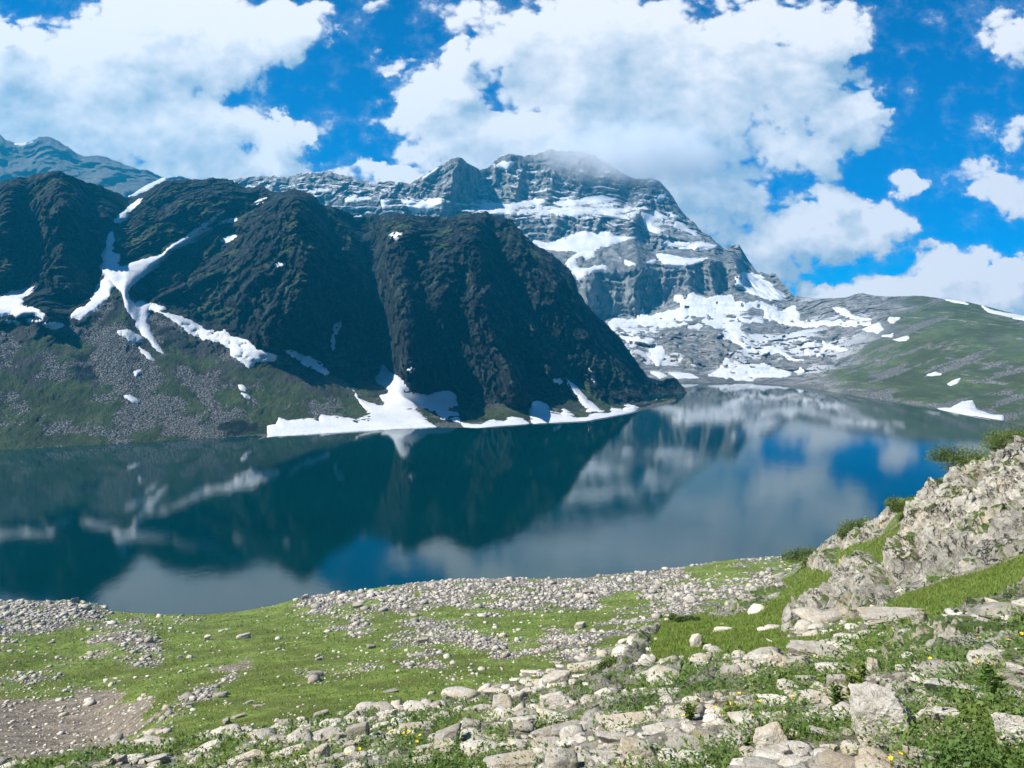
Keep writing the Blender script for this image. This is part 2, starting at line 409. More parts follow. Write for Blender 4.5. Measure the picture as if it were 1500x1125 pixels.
def rock_mat(name, unit, base=(0.44, 0.40, 0.325), hi=(0.70, 0.655, 0.57), warm=(0.52, 0.42, 0.29), lichen=(0.42, 0.41, 0.15), liw=0.6, dark=(0.10, 0.10, 0.095), moss=None, crack=False):
    m, k, b = new_mat(name)
    tc = k.new('ShaderNodeNewGeometry'); p = tc.outputs['Position']
    oi = k.new('ShaderNodeObjectInfo'); r = oi.outputs['Random']; ri = tc.outputs['Random Per Island']
    n1 = k.noise(p, 1.1 / unit, 6, 0.62); n2 = k.noise(p, 5 / unit, 8, 0.68); n3 = k.noise(p, 24 / unit, 6, 0.7); n4 = k.noise(k.vec('ADD', p, (31, 7, 3)), 1.9 / unit, 6, 0.66)
    c = k.mix(k.ramp(n2, 0.3, 0.7), base, hi)
    c = k.mix(k.ramp(n1, 0.48, 0.66, 0, 0.8), c, warm)
    c = k.mix(k.ramp(n4, 0.56, 0.70, 0, liw), c, lichen)
    c = k.mix(k.ramp(k.math('ADD', k.math('MULTIPLY', n2, 0.5), k.math('MULTIPLY', n3, 0.5)), 0.59, 0.69, 0, 0.85), c, dark)
    tint = k.ramp(k.math('FRACT', k.math('ADD', k.math('MULTIPLY', r, 7.3), ri)), 0, 1, 0.62, 1.18, smooth=False)
    c = k.mix(1.0, c, k.comb(tint, tint, tint), 'MULTIPLY')
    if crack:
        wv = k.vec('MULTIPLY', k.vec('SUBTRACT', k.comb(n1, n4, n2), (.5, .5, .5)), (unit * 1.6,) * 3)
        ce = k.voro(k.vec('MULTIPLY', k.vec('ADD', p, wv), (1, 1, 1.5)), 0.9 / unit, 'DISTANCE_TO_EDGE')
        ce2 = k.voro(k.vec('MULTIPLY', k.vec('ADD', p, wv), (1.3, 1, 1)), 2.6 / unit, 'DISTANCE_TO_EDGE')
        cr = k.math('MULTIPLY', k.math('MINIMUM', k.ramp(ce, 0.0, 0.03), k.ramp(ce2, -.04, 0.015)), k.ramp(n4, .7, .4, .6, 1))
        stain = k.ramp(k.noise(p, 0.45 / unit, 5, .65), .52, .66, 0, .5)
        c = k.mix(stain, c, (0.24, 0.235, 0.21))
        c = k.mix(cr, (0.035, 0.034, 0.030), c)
    if moss:
        nz = k.sep(tc.outputs['Normal'])[2]
        mm = k.math('MULTIPLY', k.ramp(nz, .62, .84), k.ramp(k.math('ADD', k.math('MULTIPLY', n1, .7), k.math('MULTIPLY', n2, .3)), .47, .55))
        c = k.mix(mm, c, k.mix(n3, moss, [x * 1.8 for x in moss]))
    k.put(b.inputs['Base Color'], c); b.inputs['Roughness'].default_value = 0.88
    h = k.math('ADD', k.math('MULTIPLY', n2, 0.8), k.math('MULTIPLY', n3, 0.4))
    if crack: h = k.math('ADD', h, k.math('MULTIPLY', cr, 0.6))
    k.put(b.inputs['Normal'], k.bump(h, 1.0, unit * 0.17))
    return m

def water_mat():
    m, k, b = new_mat('lake_water')
    p = k.new('ShaderNodeNewGeometry').outputs['Position']
    big = k.noise(k.vec('MULTIPLY', p, (0.6, 1.0, 1)), 0.006, 4, 0.55)
    b.inputs['IOR'].default_value = 1.333; b.inputs['Specular IOR Level'].default_value = 1.15
    k.put(b.inputs['Base Color'], k.mix(k.ramp(big, 0.35, 0.65), (0.0001, 0.016, 0.018), (0.0001, 0.022, 0.023)))
    k.put(b.inputs['Roughness'], k.ramp(big, 0.38, 0.66, 0.012, 0.055))
    b.inputs['Specular Tint'].default_value = (0.50, 0.88, 1.0, 1)
    w = k.noise(p, 0.55, 5, 0.6); w2 = k.noise(p, 0.06, 3, 0.5)
    k.put(b.inputs['Normal'], k.bump(k.math('ADD', w, k.math('MULTIPLY', w2, 2.0)), 0.022, 0.6))
    return m

def leaf_mat(name, a, bcol, c3=None, trans=0.35):
    m, k, b = new_mat(name)
    g = k.new('ShaderNodeNewGeometry'); r = g.outputs['Random Per Island']
    n = k.noise(g.outputs['Position'], 0.9, 3, 0.5)
    c = k.mix(r, a, bcol)
    if c3: c = k.mix(k.ramp(n, 0.45, 0.7), c, c3)
    k.put(b.inputs['Base Color'], c); b.inputs['Roughness'].default_value = 0.6
    t = k.new('ShaderNodeBsdfTranslucent'); k.put(t.inputs[0], k.mix(1.0, c, (1.1, 1.2, 0.6), 'MULTIPLY'))
    ms = k.new('ShaderNodeMixShader'); ms.inputs[0].default_value = trans
    k.l.new(b.outputs[0], ms.inputs[1]); k.l.new(t.outputs[0], ms.inputs[2])
    k.l.new(ms.outputs[0], k.n['Material Output'].inputs[0])
    return m

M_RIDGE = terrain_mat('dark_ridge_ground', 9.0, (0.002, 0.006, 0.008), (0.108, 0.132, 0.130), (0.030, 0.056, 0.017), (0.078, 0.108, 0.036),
                      (0.08, 0.083, 0.08), (0.46, 0.45, 0.42), (0.036, 0.036, 0.033), slope=(0.42, 0.72), bump=1.6, streak=(1, .45, .5), cell=5.5, speck=(0.47, 0.66))  # sparse pale specks over near-black rock colour stand in for sunlit facets
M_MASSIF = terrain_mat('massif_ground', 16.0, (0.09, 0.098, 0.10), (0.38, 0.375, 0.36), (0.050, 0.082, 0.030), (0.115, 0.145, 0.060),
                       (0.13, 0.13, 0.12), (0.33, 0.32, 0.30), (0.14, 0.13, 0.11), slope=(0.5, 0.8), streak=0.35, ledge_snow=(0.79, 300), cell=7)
M_FAR = terrain_mat('far_ground', 24.0, (0.08, 0.085, 0.085), (0.17, 0.17, 0.165), (0.07, 0.09, 0.04), (0.1, 0.1, 0.06),
                    (0.15, 0.15, 0.14), (0.3, 0.3, 0.28), (0.12, 0.11, 0.10), slope=(0.6, 0.8), streak=0.5)
M_MEADOW = terrain_mat('meadow_ground', 1.6, (0.24, 0.225, 0.19), (0.42, 0.40, 0.35), (0.118, 0.190, 0.030), (0.262, 0.325, 0.066),
                       (0.15, 0.135, 0.11), (0.50, 0.46, 0.40), (0.235, 0.195, 0.15), bump=1.2)
M_SLOPE = terrain_mat('slope_ground', 0.5, (0.20, 0.18, 0.15), (0.42, 0.39, 0.33), (0.090, 0.145, 0.030), (0.165, 0.215, 0.052),
                      (0.13, 0.115, 0.10), (0.46, 0.43, 0.38), (0.13, 0.10, 0.075), bump=0.8)
M_SNOW = snow_mat()
M_ROCK = rock_mat('pale_lichen_rock', 0.6)
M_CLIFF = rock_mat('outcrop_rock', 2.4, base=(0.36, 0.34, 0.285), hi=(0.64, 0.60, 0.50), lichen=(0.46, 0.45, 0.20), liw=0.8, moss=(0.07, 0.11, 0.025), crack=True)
M_STONE = rock_mat('meadow_stone', 1.5, base=(0.34, 0.315, 0.27), hi=(0.56, 0.52, 0.45), liw=0.25)
M_WATER = water_mat()

# ------------------------------------------------------------------ lake
bm = bmesh.new()
n = 24
for j in range(n + 1):
    for i in range(n + 1):
        bm.verts.new((-2600 + 5200 * i / n, 60 + 1900 * j / n, 0))
bm.verts.ensure_lookup_table()
for j in range(n):
    for i in range(n):
        a = j * (n + 1) + i; bm.faces.new([bm.verts[a], bm.verts[a + 1], bm.verts[a + n + 2], bm.verts[a + n + 1]])
me = bpy.data.meshes.new('lake_water'); bm.to_mesh(me); bm.free(); me.materials.append(M_WATER)
lake = bpy.data.objects.new('lake_water', me); COL.objects.link(lake)
tag(lake, 'deep teal mountain lake mirroring the dark ridge and the clouds', 'lake', kind='structure')

def back_rows(P, drops):
    """carry the sheet on behind its crest so that the mountain has a far side"""
    top = P[-1]; ex = []
    for dd, dz in drops:
        q = top.copy(); r = np.hypot(q[:, 0], q[:, 1]); q[:, 0] *= 1 + dd / r; q[:, 1] *= 1 + dd / r; q[:, 2] += dz; ex.append(q)
    return np.concatenate([P, np.array(ex)], 0)
def front_rows(P, steps):
    low = P[0]; ex = []
    for dd, z in steps:
        q = low.copy(); r = np.hypot(q[:, 0], q[:, 1]); q[:, 0] *= 1 - dd / r; q[:, 1] *= 1 - dd / r; q[:, 2] = z; ex.append(q)
    return np.concatenate([np.array(ex), P], 0)
def pad_rows(M, nb, nf): return np.concatenate([np.repeat(M[:1], nf, 0), M, np.repeat(M[-1:], nb, 0)], 0)

SNOW_N = 0
def snow_patch(PX, PY, D, Dn, poly, label, group=None, lift=0.8, speck=0.0, bl=2, wob=2.2, thick=3.4, margin=2.5, name='snow_patch', cell=0.02):
    """a bed of old snow lying on the sheet: a surface of its own that dips into the ground along its edge"""
    P0 = np.stack([PX * 0.09, PY * 0.09, np.zeros_like(PX)], -1)
    poly = np.array(poly, float); x0, y0 = poly.min(0) - 12; x1, y1 = poly.max(0) + 12
    m = (PX > x0) & (PX < x1) & (PY > y0) & (PY < y1)
    if not m.any(): return None
    jj = np.where(m.any(1))[0]; ii = np.where(m.any(0))[0]
    s = np.s_[jj[0]:jj[-1] + 1, ii[0]:ii[-1] + 1]
    px, py, d, dn = PX[s], PY[s], D[s], Dn[s]; q = P0[s]
    wx = fbm(q, 4) * wob; wy = fbm(q + 40, 4) * wob * 0.8
    sd = poly_sd(px + wx, py + wy, poly)
    if speck: sd = np.minimum(sd, (0.62 - speck + fbm(np.stack([px * 0.075, py * 0.15, 0 * px], -1), 4) * 0.9) * 9)
    keep = sd > -margin
    mpp = d / F_PX
    off = np.where(sd > 0, .65 * np.clip(sd / 2.5, 0, 1) + .35 * np.clip(sd, 0, 9) / 9, sd / 3) * thick * np.minimum(mpp, 1.6)
    def blur(a, n):
        for ax in (0, 1):
            c = np.cumsum(np.pad(a, [(n + 1, n) if k_ == ax else (0, 0) for k_ in (0, 1)], mode='edge'), axis=ax); L = a.shape[ax]
            a = (np.take(c, np.arange(2 * n + 1, 2 * n + 1 + L), axis=ax) - np.take(c, np.arange(0, L), axis=ax)) / (2 * n + 1)
        return a
    P = unproject(px, py, blur(blur(dn, bl), bl) - 0.6 * thick * np.minimum(mpp, 1.6) - off)
    P[..., 2] += np.where(sd > 0, np.clip(sd, 0, 8) / 8, sd / 3) * lift * np.minimum(mpp, 1.6)
    o = grid_mesh(name, P, M_SNOW, keep=keep)
    if o: tag(o, label, 'snow', group)
    return o
RS = [
 ([(160, 340), (166, 338), (166, 352), (164, 366), (168, 373), (177, 372), (173, 382), (171, 387), (178, 391), (192, 386), (210, 380), (238, 373), (242, 366), (254, 357), (268, 349), (280, 346), (296, 338), (309, 333), (311, 337), (298, 346), (284, 353), (262, 363), (245, 373), (232, 388), (218, 398), (203, 410), (190, 421), (186, 428), (187, 438), (198, 445), (203, 441), (222, 444), (217, 455), (215, 472), (222, 487), (233, 506), (239, 519), (230, 513), (218, 500), (207, 487), (196, 468), (186, 452), (179, 428), (168, 417), (157, 406), (150, 401), (146, 391), (150, 388), (149, 378), (155, 362), (158, 350)], 'long forked snow gully with a thin tail between the two left buttresses', None, {}),
 ([(152, 406), (160, 411), (166, 418), (161, 425), (160, 433), (150, 443), (140, 455), (128, 460), (118, 466), (105, 466), (104, 463), (112, 453), (128, 448), (134, 438), (142, 422), (148, 410)], 'broad snow tongue curving down left of the forked gully', None, {}),
 ([(222, 444), (238, 449), (249, 460), (267, 465), (281, 470), (299, 481), (321, 486), (327, 482), (337, 493), (361, 497), (377, 513), (405, 521), (403, 529), (377, 529), (366, 538), (353, 530), (339, 519), (337, 509), (321, 500), (299, 496), (278, 488), (257, 470), (238, 458), (219, 452)], 'slanting snow bank with a blunt end along the cliff foot right of the forked gully', None, dict(speck=0.22)),
 ([(-160, 430), (0, 434), (14, 427), (30, 425), (45, 421), (56, 418), (48, 424), (32, 436), (35, 440), (30, 447), (42, 450), (58, 453), (64, 460), (62, 466), (54, 461), (42, 459), (30, 464), (24, 466), (16, 459), (0, 463), (-160, 470)], 'broad snow bank under the leftmost cliff running out of the picture', None, {}),
 ([(62, 474), (75, 472), (82, 471), (94, 476), (88, 481), (75, 482)], 'small oval snow patch just below the leftmost snow bank', None, {}),
 ([(170, 486), (178, 483), (190, 484), (200, 490), (208, 494), (207, 502), (200, 503), (192, 500), (183, 495), (174, 491)], 'ragged snow patch with rocks poking through on the grey scree', None, dict(speck=0.1)),
 ([(202, 507), (212, 513), (222, 521), (228, 529), (218, 527), (208, 517)], 'thin snow strip trailing below the ragged patch on the scree', None, {}),
 ([(418, 513), (432, 515), (445, 520), (462, 526), (472, 534), (482, 545), (478, 549), (468, 544), (450, 534), (442, 532), (430, 522)], 'narrow slanting snow strip under the middle cliff above the green talus', None, {}),
 ([(485, 510), (487, 490), (491, 475), (497, 470), (498, 478), (492, 492), (488, 512)], 'upright sliver of shaded snow in a cleft of the middle cliff', None, {}),
 ([(551, 553), (557, 546), (560, 538), (563, 533), (567, 543), (577, 550), (587, 555), (593, 563), (599, 571), (609, 577), (627, 580), (643, 575), (662, 571), (669, 580), (671, 592), (657, 596), (655, 603), (669, 605), (674, 618), (661, 612), (646, 612), (642, 604), (625, 600), (611, 591), (609, 594), (617, 607), (627, 617), (640, 626), (606, 628), (582, 628), (550, 631), (499, 634), (467, 636), (438, 638), (392, 640), (393, 624), (406, 623), (409, 613), (422, 617), (438, 615), (455, 613), (467, 615), (470, 608), (494, 611), (521, 615), (537, 608), (534, 600), (523, 583), (514, 568), (518, 569), (526, 583), (534, 588), (553, 595), (563, 595), (563, 588), (557, 580), (569, 577), (569, 572), (561, 565), (553, 560)], 'largest snow cone with a long left arm reaching down into the lake', None, dict(wob=1.4)),
 ([(676, 620), (690, 621), (705, 622), (724, 613), (738, 619), (744, 611), (756, 610), (774, 619), (776, 624), (740, 629), (700, 629), (680, 627)], 'low snow bank with two humps on the lake shore right of the largest cone', None, dict(wob=1.2)),
 ([(776, 606), (780, 589), (788, 588), (799, 592), (809, 603), (823, 608), (824, 597), (833, 603), (845, 612), (860, 611), (863, 605), (852, 589), (836, 568), (828, 555), (832, 555), (845, 567), (857, 581), (876, 599), (892, 605), (896, 597), (913, 601), (915, 592), (935, 597), (926, 606), (897, 614), (860, 620), (833, 621), (788, 624), (779, 618)], 'forked snow bank on the shore with a slanting tail below the ridge end', None, dict(wob=1.2)),
 ([(940, 606), (950, 601), (963, 599), (971, 597), (969, 603), (955, 607), (940, 609)], 'small flat snow patch at the water edge near the tip of the ridge', None, dict(wob=0.8)),
 ([(323, 351), (330, 348), (338, 343), (346, 346), (334, 354)], 'bright oval snow patch on the shoulder of the rounded middle dome', None, dict(wob=1)),
 ([(318, 328), (328, 323), (337, 321), (346, 318), (347, 323), (333, 325)], 'small wedge of snow near the top of the middle dome', None, dict(wob=1)),
 ([(272, 347), (280, 340), (294, 330), (310, 320), (328, 308), (315, 319), (300, 333), (287, 344)], 'thin grey snow ribbon above the right arm of the forked gully', None, dict(wob=1)),
 ([(373, 298), (380, 293), (390, 290), (385, 294), (376, 299)], 'tiny snow streak close under the skyline of the middle dome', None, dict(wob=.8)),
 ([(402, 386), (409, 384), (415, 387), (412, 391), (405, 389)], 'tiny snow patch in the middle of the dark dome face', None, dict(wob=.8)),
 ([(196, 297), (202, 293), (209, 290), (203, 298), (192, 307), (187, 313), (185, 321), (179, 322), (174, 327), (168, 323), (175, 315), (184, 307)], 'snow chute dropping from the notch of the skyline above the forked gully', None, dict(wob=1)),
 ([(571, 345), (578, 340), (588, 341), (589, 345), (580, 350), (573, 349)], 'lone bright snow spot on the grassy top of the ridge', None, dict(wob=.6)),
 ([(519, 318), (528, 316), (530, 320), (522, 322)], 'tiny snow patch on the skyline beside the deep cleft', None, dict(wob=.5)),
 ([(349, 564), (356, 565), (361, 569), (360, 573), (352, 570)], 'small snow spot on the green talus, upper of a pair', None, dict(wob=.5)),
 ([(354, 576), (361, 577), (367, 583), (359, 581)], 'small snow spot on the green talus, lower of a pair', None, dict(wob=.5)),
 ([(180, 580), (190, 578), (200, 584), (203, 590), (192, 588)], 'snow spot at the lower edge of the grey scree above the grass', None, dict(wob=.8)),
 ([(197, 544), (208, 540), (207, 547), (199, 550)], 'snow spot in the middle of the grey scree', None, dict(wob=.8)),
 ([(597, 542), (603, 538), (607, 540), (602, 545)], 'tiny bright snow scrap on the crag above the largest cone', None, dict(wob=.6)),
 ([(811, 556), (820, 552), (823, 560), (815, 562)], 'tiny snow scrap left of the forked shore bank', None, dict(wob=.6)),
 ([(864, 540), (868, 548), (873, 560), (868, 555)], 'short upright snow streak on the dark end of the ridge', None, dict(wob=.6)),
]
SMALL = 'small snow spots scattered below the left cliff'
for cx, cy in [(24, 471), (11, 470), (57, 470), (42, 468)]:
    RS.append(([(cx - 5, cy), (cx - 1, cy - 2), (cx + 4, cy - 1), (cx + 5, cy + 2), (cx, cy + 3)], 'tiny snow spot just below the leftmost snow bank', SMALL, dict(wob=.6)))

# ------------------------------------------------------------------ dark ridge across the lake
RX = cols(-30, 1016, 1.35, lo=-900, hi=1008, coarse=16); RX = RX[RX <= 1012]
r_crest = [(-900, 300, 1150), (-300, 262, 1080), (-150, 276, 1060), (0, 268, 1050), (20, 262, 1050), (45, 258, 1050), (65, 253, 1060), (90, 251, 1060), (105, 257, 1080), (118, 264, 1090), (125, 266, 1100), (140, 270, 1130), (165, 280, 1200), (185, 288, 1280), (195, 289, 1320), (210, 282, 1300), (230, 270, 1280), (240, 266, 1280), (265, 263, 1280), (290, 263, 1290), (305, 262, 1290), (325, 260, 1300), (340, 264, 1310), (350, 270, 1320), (362, 276, 1330), (375, 273, 1330), (385, 272, 1320), (395, 278, 1290), (402, 284, 1260), (415, 281, 1240), (430, 277, 1230), (445, 280, 1230), (460, 286, 1230), (470, 298, 1230), (487, 303, 1240), (503, 308, 1260), (517, 314, 1290), (533, 315, 1300), (565, 314, 1290), (600, 313, 1270), (615, 316, 1260), (633, 317, 1260), (660, 317, 1250), (672, 314, 1240), (683, 313, 1240), (700, 312, 1240), (713, 311, 1240), (720, 314, 1240), (733, 318, 1240), (750, 323, 1240), (767, 343, 1240), (783, 357, 1240), (800, 367, 1235), (810, 373, 1235), (833, 393, 1230), (843, 407, 1230), (847, 427, 1225), (860, 447, 1220), (880, 467, 1210), (907, 493, 1190), (933, 530, 1150), (950, 553, 1110), (962, 564, 1090), (968, 558, 1090), (983, 552, 1090), (992, 556, 1090), (1000, 566, 1080), (1008, 575, 1070), (1013, 580, 1066)]
r_shore = [(-900, 740, None), (-150, 685, None), (0, 674, None), (60, 669, None), (167, 664, None), (300, 656, None), (367, 646, None), (400, 640, None), (500, 634, None), (600, 628, None), (640, 626, None), (700, 627, None), (780, 621, None), (860, 617, None), (920, 606, None), (945, 600, None), (965, 596, None), (985, 590, None), (1000, 584, None), (1013, 581, None)]
r_bench = [(x, y - h, d) for x, y, h, d in [(-900, 740, 14, 440), (-150, 685, 14, 560), (0, 674, 12, 590), (167, 664, 11, 620), (300, 656, 10, 645), (367, 646, 9, 675), (400, 640, 8, 690), (500, 634, 8, 710), (640, 626, 7, 745), (780, 621, 6, 770), (860, 617, 6, 790), (945, 600, 5, 890), (1000, 584, 3, 1020), (1013, 581, 2, 1040)]]
r_talus = [(-900, 520, 640), (-150, 478, 700), (0, 470, 735), (60, 478, 745), (105, 468, 770), (135, 450, 800), (160, 430, 830), (185, 425, 848), (205, 450, 838), (240, 455, 850), (290, 490, 835), (350, 508, 820), (400, 522, 830), (440, 528, 835), (480, 545, 830), (510, 562, 830), (550, 560, 850), (600, 575, 840), (650, 583, 835), (700, 592, 830), (800, 593, 850), (900, 592, 920), (960, 586, 980), (1013, 580, 1055)]
r_mid = [(-900, 420, 760), (-150, 390, 830), (0, 385, 850), (90, 380, 865), (150, 385, 905), (200, 370, 970), (260, 355, 1040), (330, 360, 1030), (400, 400, 940), (440, 400, 930), (500, 420, 950), (550, 430, 1000), (600, 440, 930), (700, 445, 930), (760, 470, 960), (800, 490, 980), (860, 520, 1020), (940, 572, 1060), (1013, 579.5, 1060)]
r_high = [(-900, 340, 900), (-150, 318, 930), (0, 312, 930), (90, 298, 930), (150, 310, 1045), (190, 318, 1120), (260, 295, 1160), (330, 297, 1160), (390, 312, 1130), (430, 312, 1070), (500, 340, 1110), (545, 350, 1180), (600, 350, 1090), (700, 350, 1080), (760, 380, 1100), (843, 450, 1130), (940, 556, 1110), (1013, 579.2, 1064)]
jag = fbm(np.stack([RX * 0.085, 0 * RX, 0 * RX], -1), 4, 0.6) * 2.4
PX, PY, D, T = layer([r_shore, r_bench, r_talus, r_mid, r_high, r_crest], RX, [10, 100, 90, 70, 64], dsmooth=13, psmooth=9, jag=jag)
gul = [([(190, 290), (172, 330), (160, 380), (185, 440), (215, 500), (240, 540)], 14, 8), ([(330, 315), (270, 352), (215, 392), (190, 425)], 12, -4),
       ([(520, 312), (540, 360), (552, 420), (555, 500), (562, 550)], 20, 75), ([(400, 286), (345, 318), (290, 352)], 9, 25), ([(0, 430), (50, 420), (100, 440)], 12, 25),
       ([(640, 320), (690, 420), (740, 500), (790, 575)], 13, 30), ([(720, 330), (740, 400), (790, 470), (850, 560)], 13, 28), ([(475, 300), (500, 400), (490, 500)], 12, 22),
       ([(40, 265), (45, 330), (30, 420)], 14, 30), ([(130, 275), (130, 340), (140, 420)], 12, 26), ([(620, 440), (650, 520), (690, 575)], 12, 26),
       ([(90, 253), (95, 330), (80, 420), (60, 450)], 26, -14), ([(10, 275), (5, 340)], 20, -30), ([(300, 265), (270, 300), (245, 345)], 22, -18), ([(230, 275), (210, 320)], 14, -12),
       ([(430, 280), (405, 350), (370, 420)], 26, -26), ([(440, 300), (450, 400), (400, 490)], 26, -40), ([(350, 420), (380, 470)], 24, -8),
       ([(585, 340), (570, 400), (590, 480), (600, 560)], 26, -55), ([(690, 330), (700, 420), (730, 520), (760, 580)], 24, -40), ([(660, 360), (640, 440)], 20, -30),
       ([(770, 350), (830, 430), (880, 520), (930, 575)], 22, -35), ([(700, 440), (730, 500), (752, 560)], 9, -24)]
body = sm(T, 1.75, 2.25) * (1 - 0.75 * sm(T, 4.55, 5.0)); tal = sm(T, 0.6, 1.2) * (1 - body)
edgefade = 1 - sm(PX, 930, 1000)
gul = [(l_, w_ * 1.15, a_ * (1.9 if a_ < -9 else 1.35 if a_ > 21 else 1)) for l_, w_, a_ in gul] + [([(338, 338), (288, 374), (240, 410), (216, 436)], 22, 34)]
D = D + sculpt(PX, PY, gul) * np.clip(body + 0.25 * tal, 0, 1) * edgefade
P0 = unproject(PX, PY, D); Q = P0 * [1, 0.30, 0.80]
# sloping ribs: shear the rock grain so that it runs down to the right as on the photo
Q2 = np.stack([Q[..., 0] + 0.12 * Q[..., 2], Q[..., 1], Q[..., 2] * 0.75], -1)
wp = np.stack([fbm(Q / 80.0 + s_, 4, .6) for s_ in (0, 20, 40)], -1)
Qw = Q2 + wp * 26
nlow = (ridged(Qw * [1, 1, .55] / 115.0, 3, 0.5) - 0.9) * 28 + fbm(Qw / 70, 3) * 8
Qb = P0 * [1, .26, .85]; Qb = Qb + np.stack([fbm(Qb / 24.0 + s_, 4, .6) for s_ in (5, 25, 45)], -1) * 9
Qv = P0 * [1, .24, .5]; Qv = Qv + np.stack([fbm(Qv / 30.0 + s_, 4, .6) for s_ in (0, 20, 40)], -1) * 13
b1, c1 = blocks(Qb / 24.0); b2, c2 = blocks(Qb / 10.0)
sw = saw((Q[..., 0] * .7 + Q[..., 2] * .9 + fbm(Q / 60 + 7, 4) * 30) / 42) * 6
b0, c0 = blocks((Qb + wp * 20) / 58.0); zone = np.clip(.75 + 1.3 * fbm(P0 / 150 + 60, 3), .25, 1.5)
nhigh = sw - 4 + b0 * 11 - c0 * 8 + (ridged(Qv / 34.0 + 5, 4, .62) - .9) * 3.5 * zone + b1 * 8.5 - c1 * 5 + b2 * 5.2 - c2 * 3.5 + fbm(Qb / 5.0, 3, 0.65) * 3.4
calm = np.zeros(PX.shape)
for q_ in (0, 1, 2, 3, 9, 11, 18): calm = np.maximum(calm, sm(poly_sd(PX, PY, RS[q_][0]), -9, 3))
amp = (body + 0.02 * tal) * (1 - .9 * calm)
Dn0 = D - nlow * amp * edgefade
D_R = Dn0 - nhigh * (amp + 0.015 * tal) * (0.25 + 0.75 * edgefade)
P = unproject(PX, PY, D_R)
P[..., 2] += (fbm(P0 / 30.0, 3) * 1.6 + fbm(P0 / 6.0, 3, .7) * 1.0) * tal
# ground cover
talus = T < 2.02
g_noise = fbm(P0 / 60.0, 4)
grass = np.where(talus, 0.66 + 0.45 * g_noise, 0.24 + 0.85 * g_noise)
for poly, amt in [([(-200, 545), (60, 548), (150, 568), (230, 615), (270, 648), (0, 668), (-200, 680)], 0.35), ([(380, 535), (520, 575), (530, 605), (400, 612), (380, 625), (290, 540)], 0.25),
                  ([(800, 572), (835, 575), (862, 605), (835, 612), (815, 590)], 0.6), ([(850, 568), (870, 570), (905, 598), (880, 600)], 0.6), ([(660, 580), (730, 585), (760, 605), (690, 615)], 0.3),
                  ([(215, 395), (300, 345), (350, 325), (330, 360), (260, 400), (225, 430)], 0.45), ([(560, 318), (620, 318), (600, 350), (560, 355)], 0.35), ([(400, 400), (450, 410), (470, 440), (420, 430)], 0.3)]:
    grass += amt * sm(poly_sd(PX, PY, poly), -8, 12)
scree = 0.36 + 0.5 * fbm(P0 / 35.0 + 9, 4)
scree = np.where(talus, scree, -0.2)
for poly, amt in [([(125, 500), (175, 475), (215, 520), (250, 570), (320, 625), (330, 648), (280, 648), (215, 610), (150, 560)], 0.45), ([(-200, 500), (40, 520), (30, 560), (-200, 570)], 0.2), ([(240, 520), (262, 525), (330, 610), (375, 640), (350, 645), (300, 600)], 0.35)]:
    scree += amt * sm(poly_sd(PX, PY, poly), -10, 12)
scree += 1.1 * (1 - sm(T, 0.6, 1.05)) * (1 - .3 * sm(PX, 100, 150) * (1 - sm(PX, 250, 330)))
dirt = np.where(talus, 0.1 + 0.45 * sm(T, 1.35, 1.9) + 0.4 * fbm(P0 / 45.0 + 3, 3), 0)
mask = np.stack([grass, scree, dirt, np.ones_like(grass)], -1)
mask = np.clip(mask, -1, 1.5)
full = front_rows(back_rows(P, [(40, -25), (160, -140), (420, -380)]), [(30, -22), (4, -3)])
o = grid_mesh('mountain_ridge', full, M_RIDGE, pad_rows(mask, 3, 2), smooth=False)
tag(o, 'dark craggy ridge with rounded buttresses and green talus rising from the far shore', 'mountain', kind='structure')
R_GRID = (PX, PY, Dn0, D_R)

for poly, lab, grp_, kw in RS: snow_patch(PX, PY, Dn0, D_R, poly, lab, grp_, **kw)

# ------------------------------------------------------------------ snowy massif, corrie and the green hill on the right
MX = cols(320, 1520, 1.35, lo=250, hi=2400, coarse=16)
m_crest = [(250, 290, 2500), (330, 266, 2450), (350, 262, 2450), (365, 258, 2450), (400, 258, 2450), (420, 260, 2450), (440, 254, 2450), (480, 251, 2450), (510, 258, 2430), (540, 266, 2400), (548, 272, 2380), (555, 266, 2370), (580, 266, 2360), (600, 269, 2360), (612, 262, 2360), (640, 245, 2360), (660, 233, 2350), (672, 229, 2350), (680, 234, 2360), (690, 242, 2400), (702, 249, 2450), (712, 246, 2520), (720, 240, 2560), (735, 228, 2600), (745, 224, 2600), (765, 228, 2620), (785, 225, 2640), (800, 220, 2660), (808, 217, 2660), (815, 220, 2660), (850, 222, 2660), (870, 227, 2650), (890, 239, 2640), (905, 249, 2620), (925, 260, 2600), (935, 262, 2600), (955, 261, 2580), (966, 265, 2560), (972, 272, 2550), (980, 280, 2530), (992, 299, 2500), (1000, 311, 2480), (1015, 325, 2450), (1030, 340, 2430), (1045, 350, 2400), (1055, 360, 2380), (1060, 364, 2370), (1070, 360, 2360), (1082, 357, 2350), (1087, 366, 2350), (1098, 384, 2330), (1105, 394, 2300), (1112, 400, 2280), (1125, 401, 2240), (1136, 401, 2200), (1142, 409, 2160), (1155, 425, 2080), (1162, 433, 2020), (1180, 436, 1950), (1220, 437, 1850), (1240, 436, 1800), (1250, 432, 1780), (1262, 429, 1760), (1275, 432, 1740), (1290, 434, 1700), (1320, 434, 1640), (1350, 433, 1580), (1370, 436, 1540), (1400, 440, 1490), (1420, 443, 1460), (1450, 450, 1420), (1480, 458, 1380), (1500, 462, 1350), (1650, 480, 1200), (2400, 500, 900)]
m0 = [(250, 560, None), (985, 560, None), (1040, 561, None), (1100, 561, None), (1150, 564, None), (1190, 569, None), (1250, 580, None), (1300, 590, None), (1350, 598, None), (1400, 606, None), (1470, 617, None), (1650, 650, None), (2400, 800, None)]
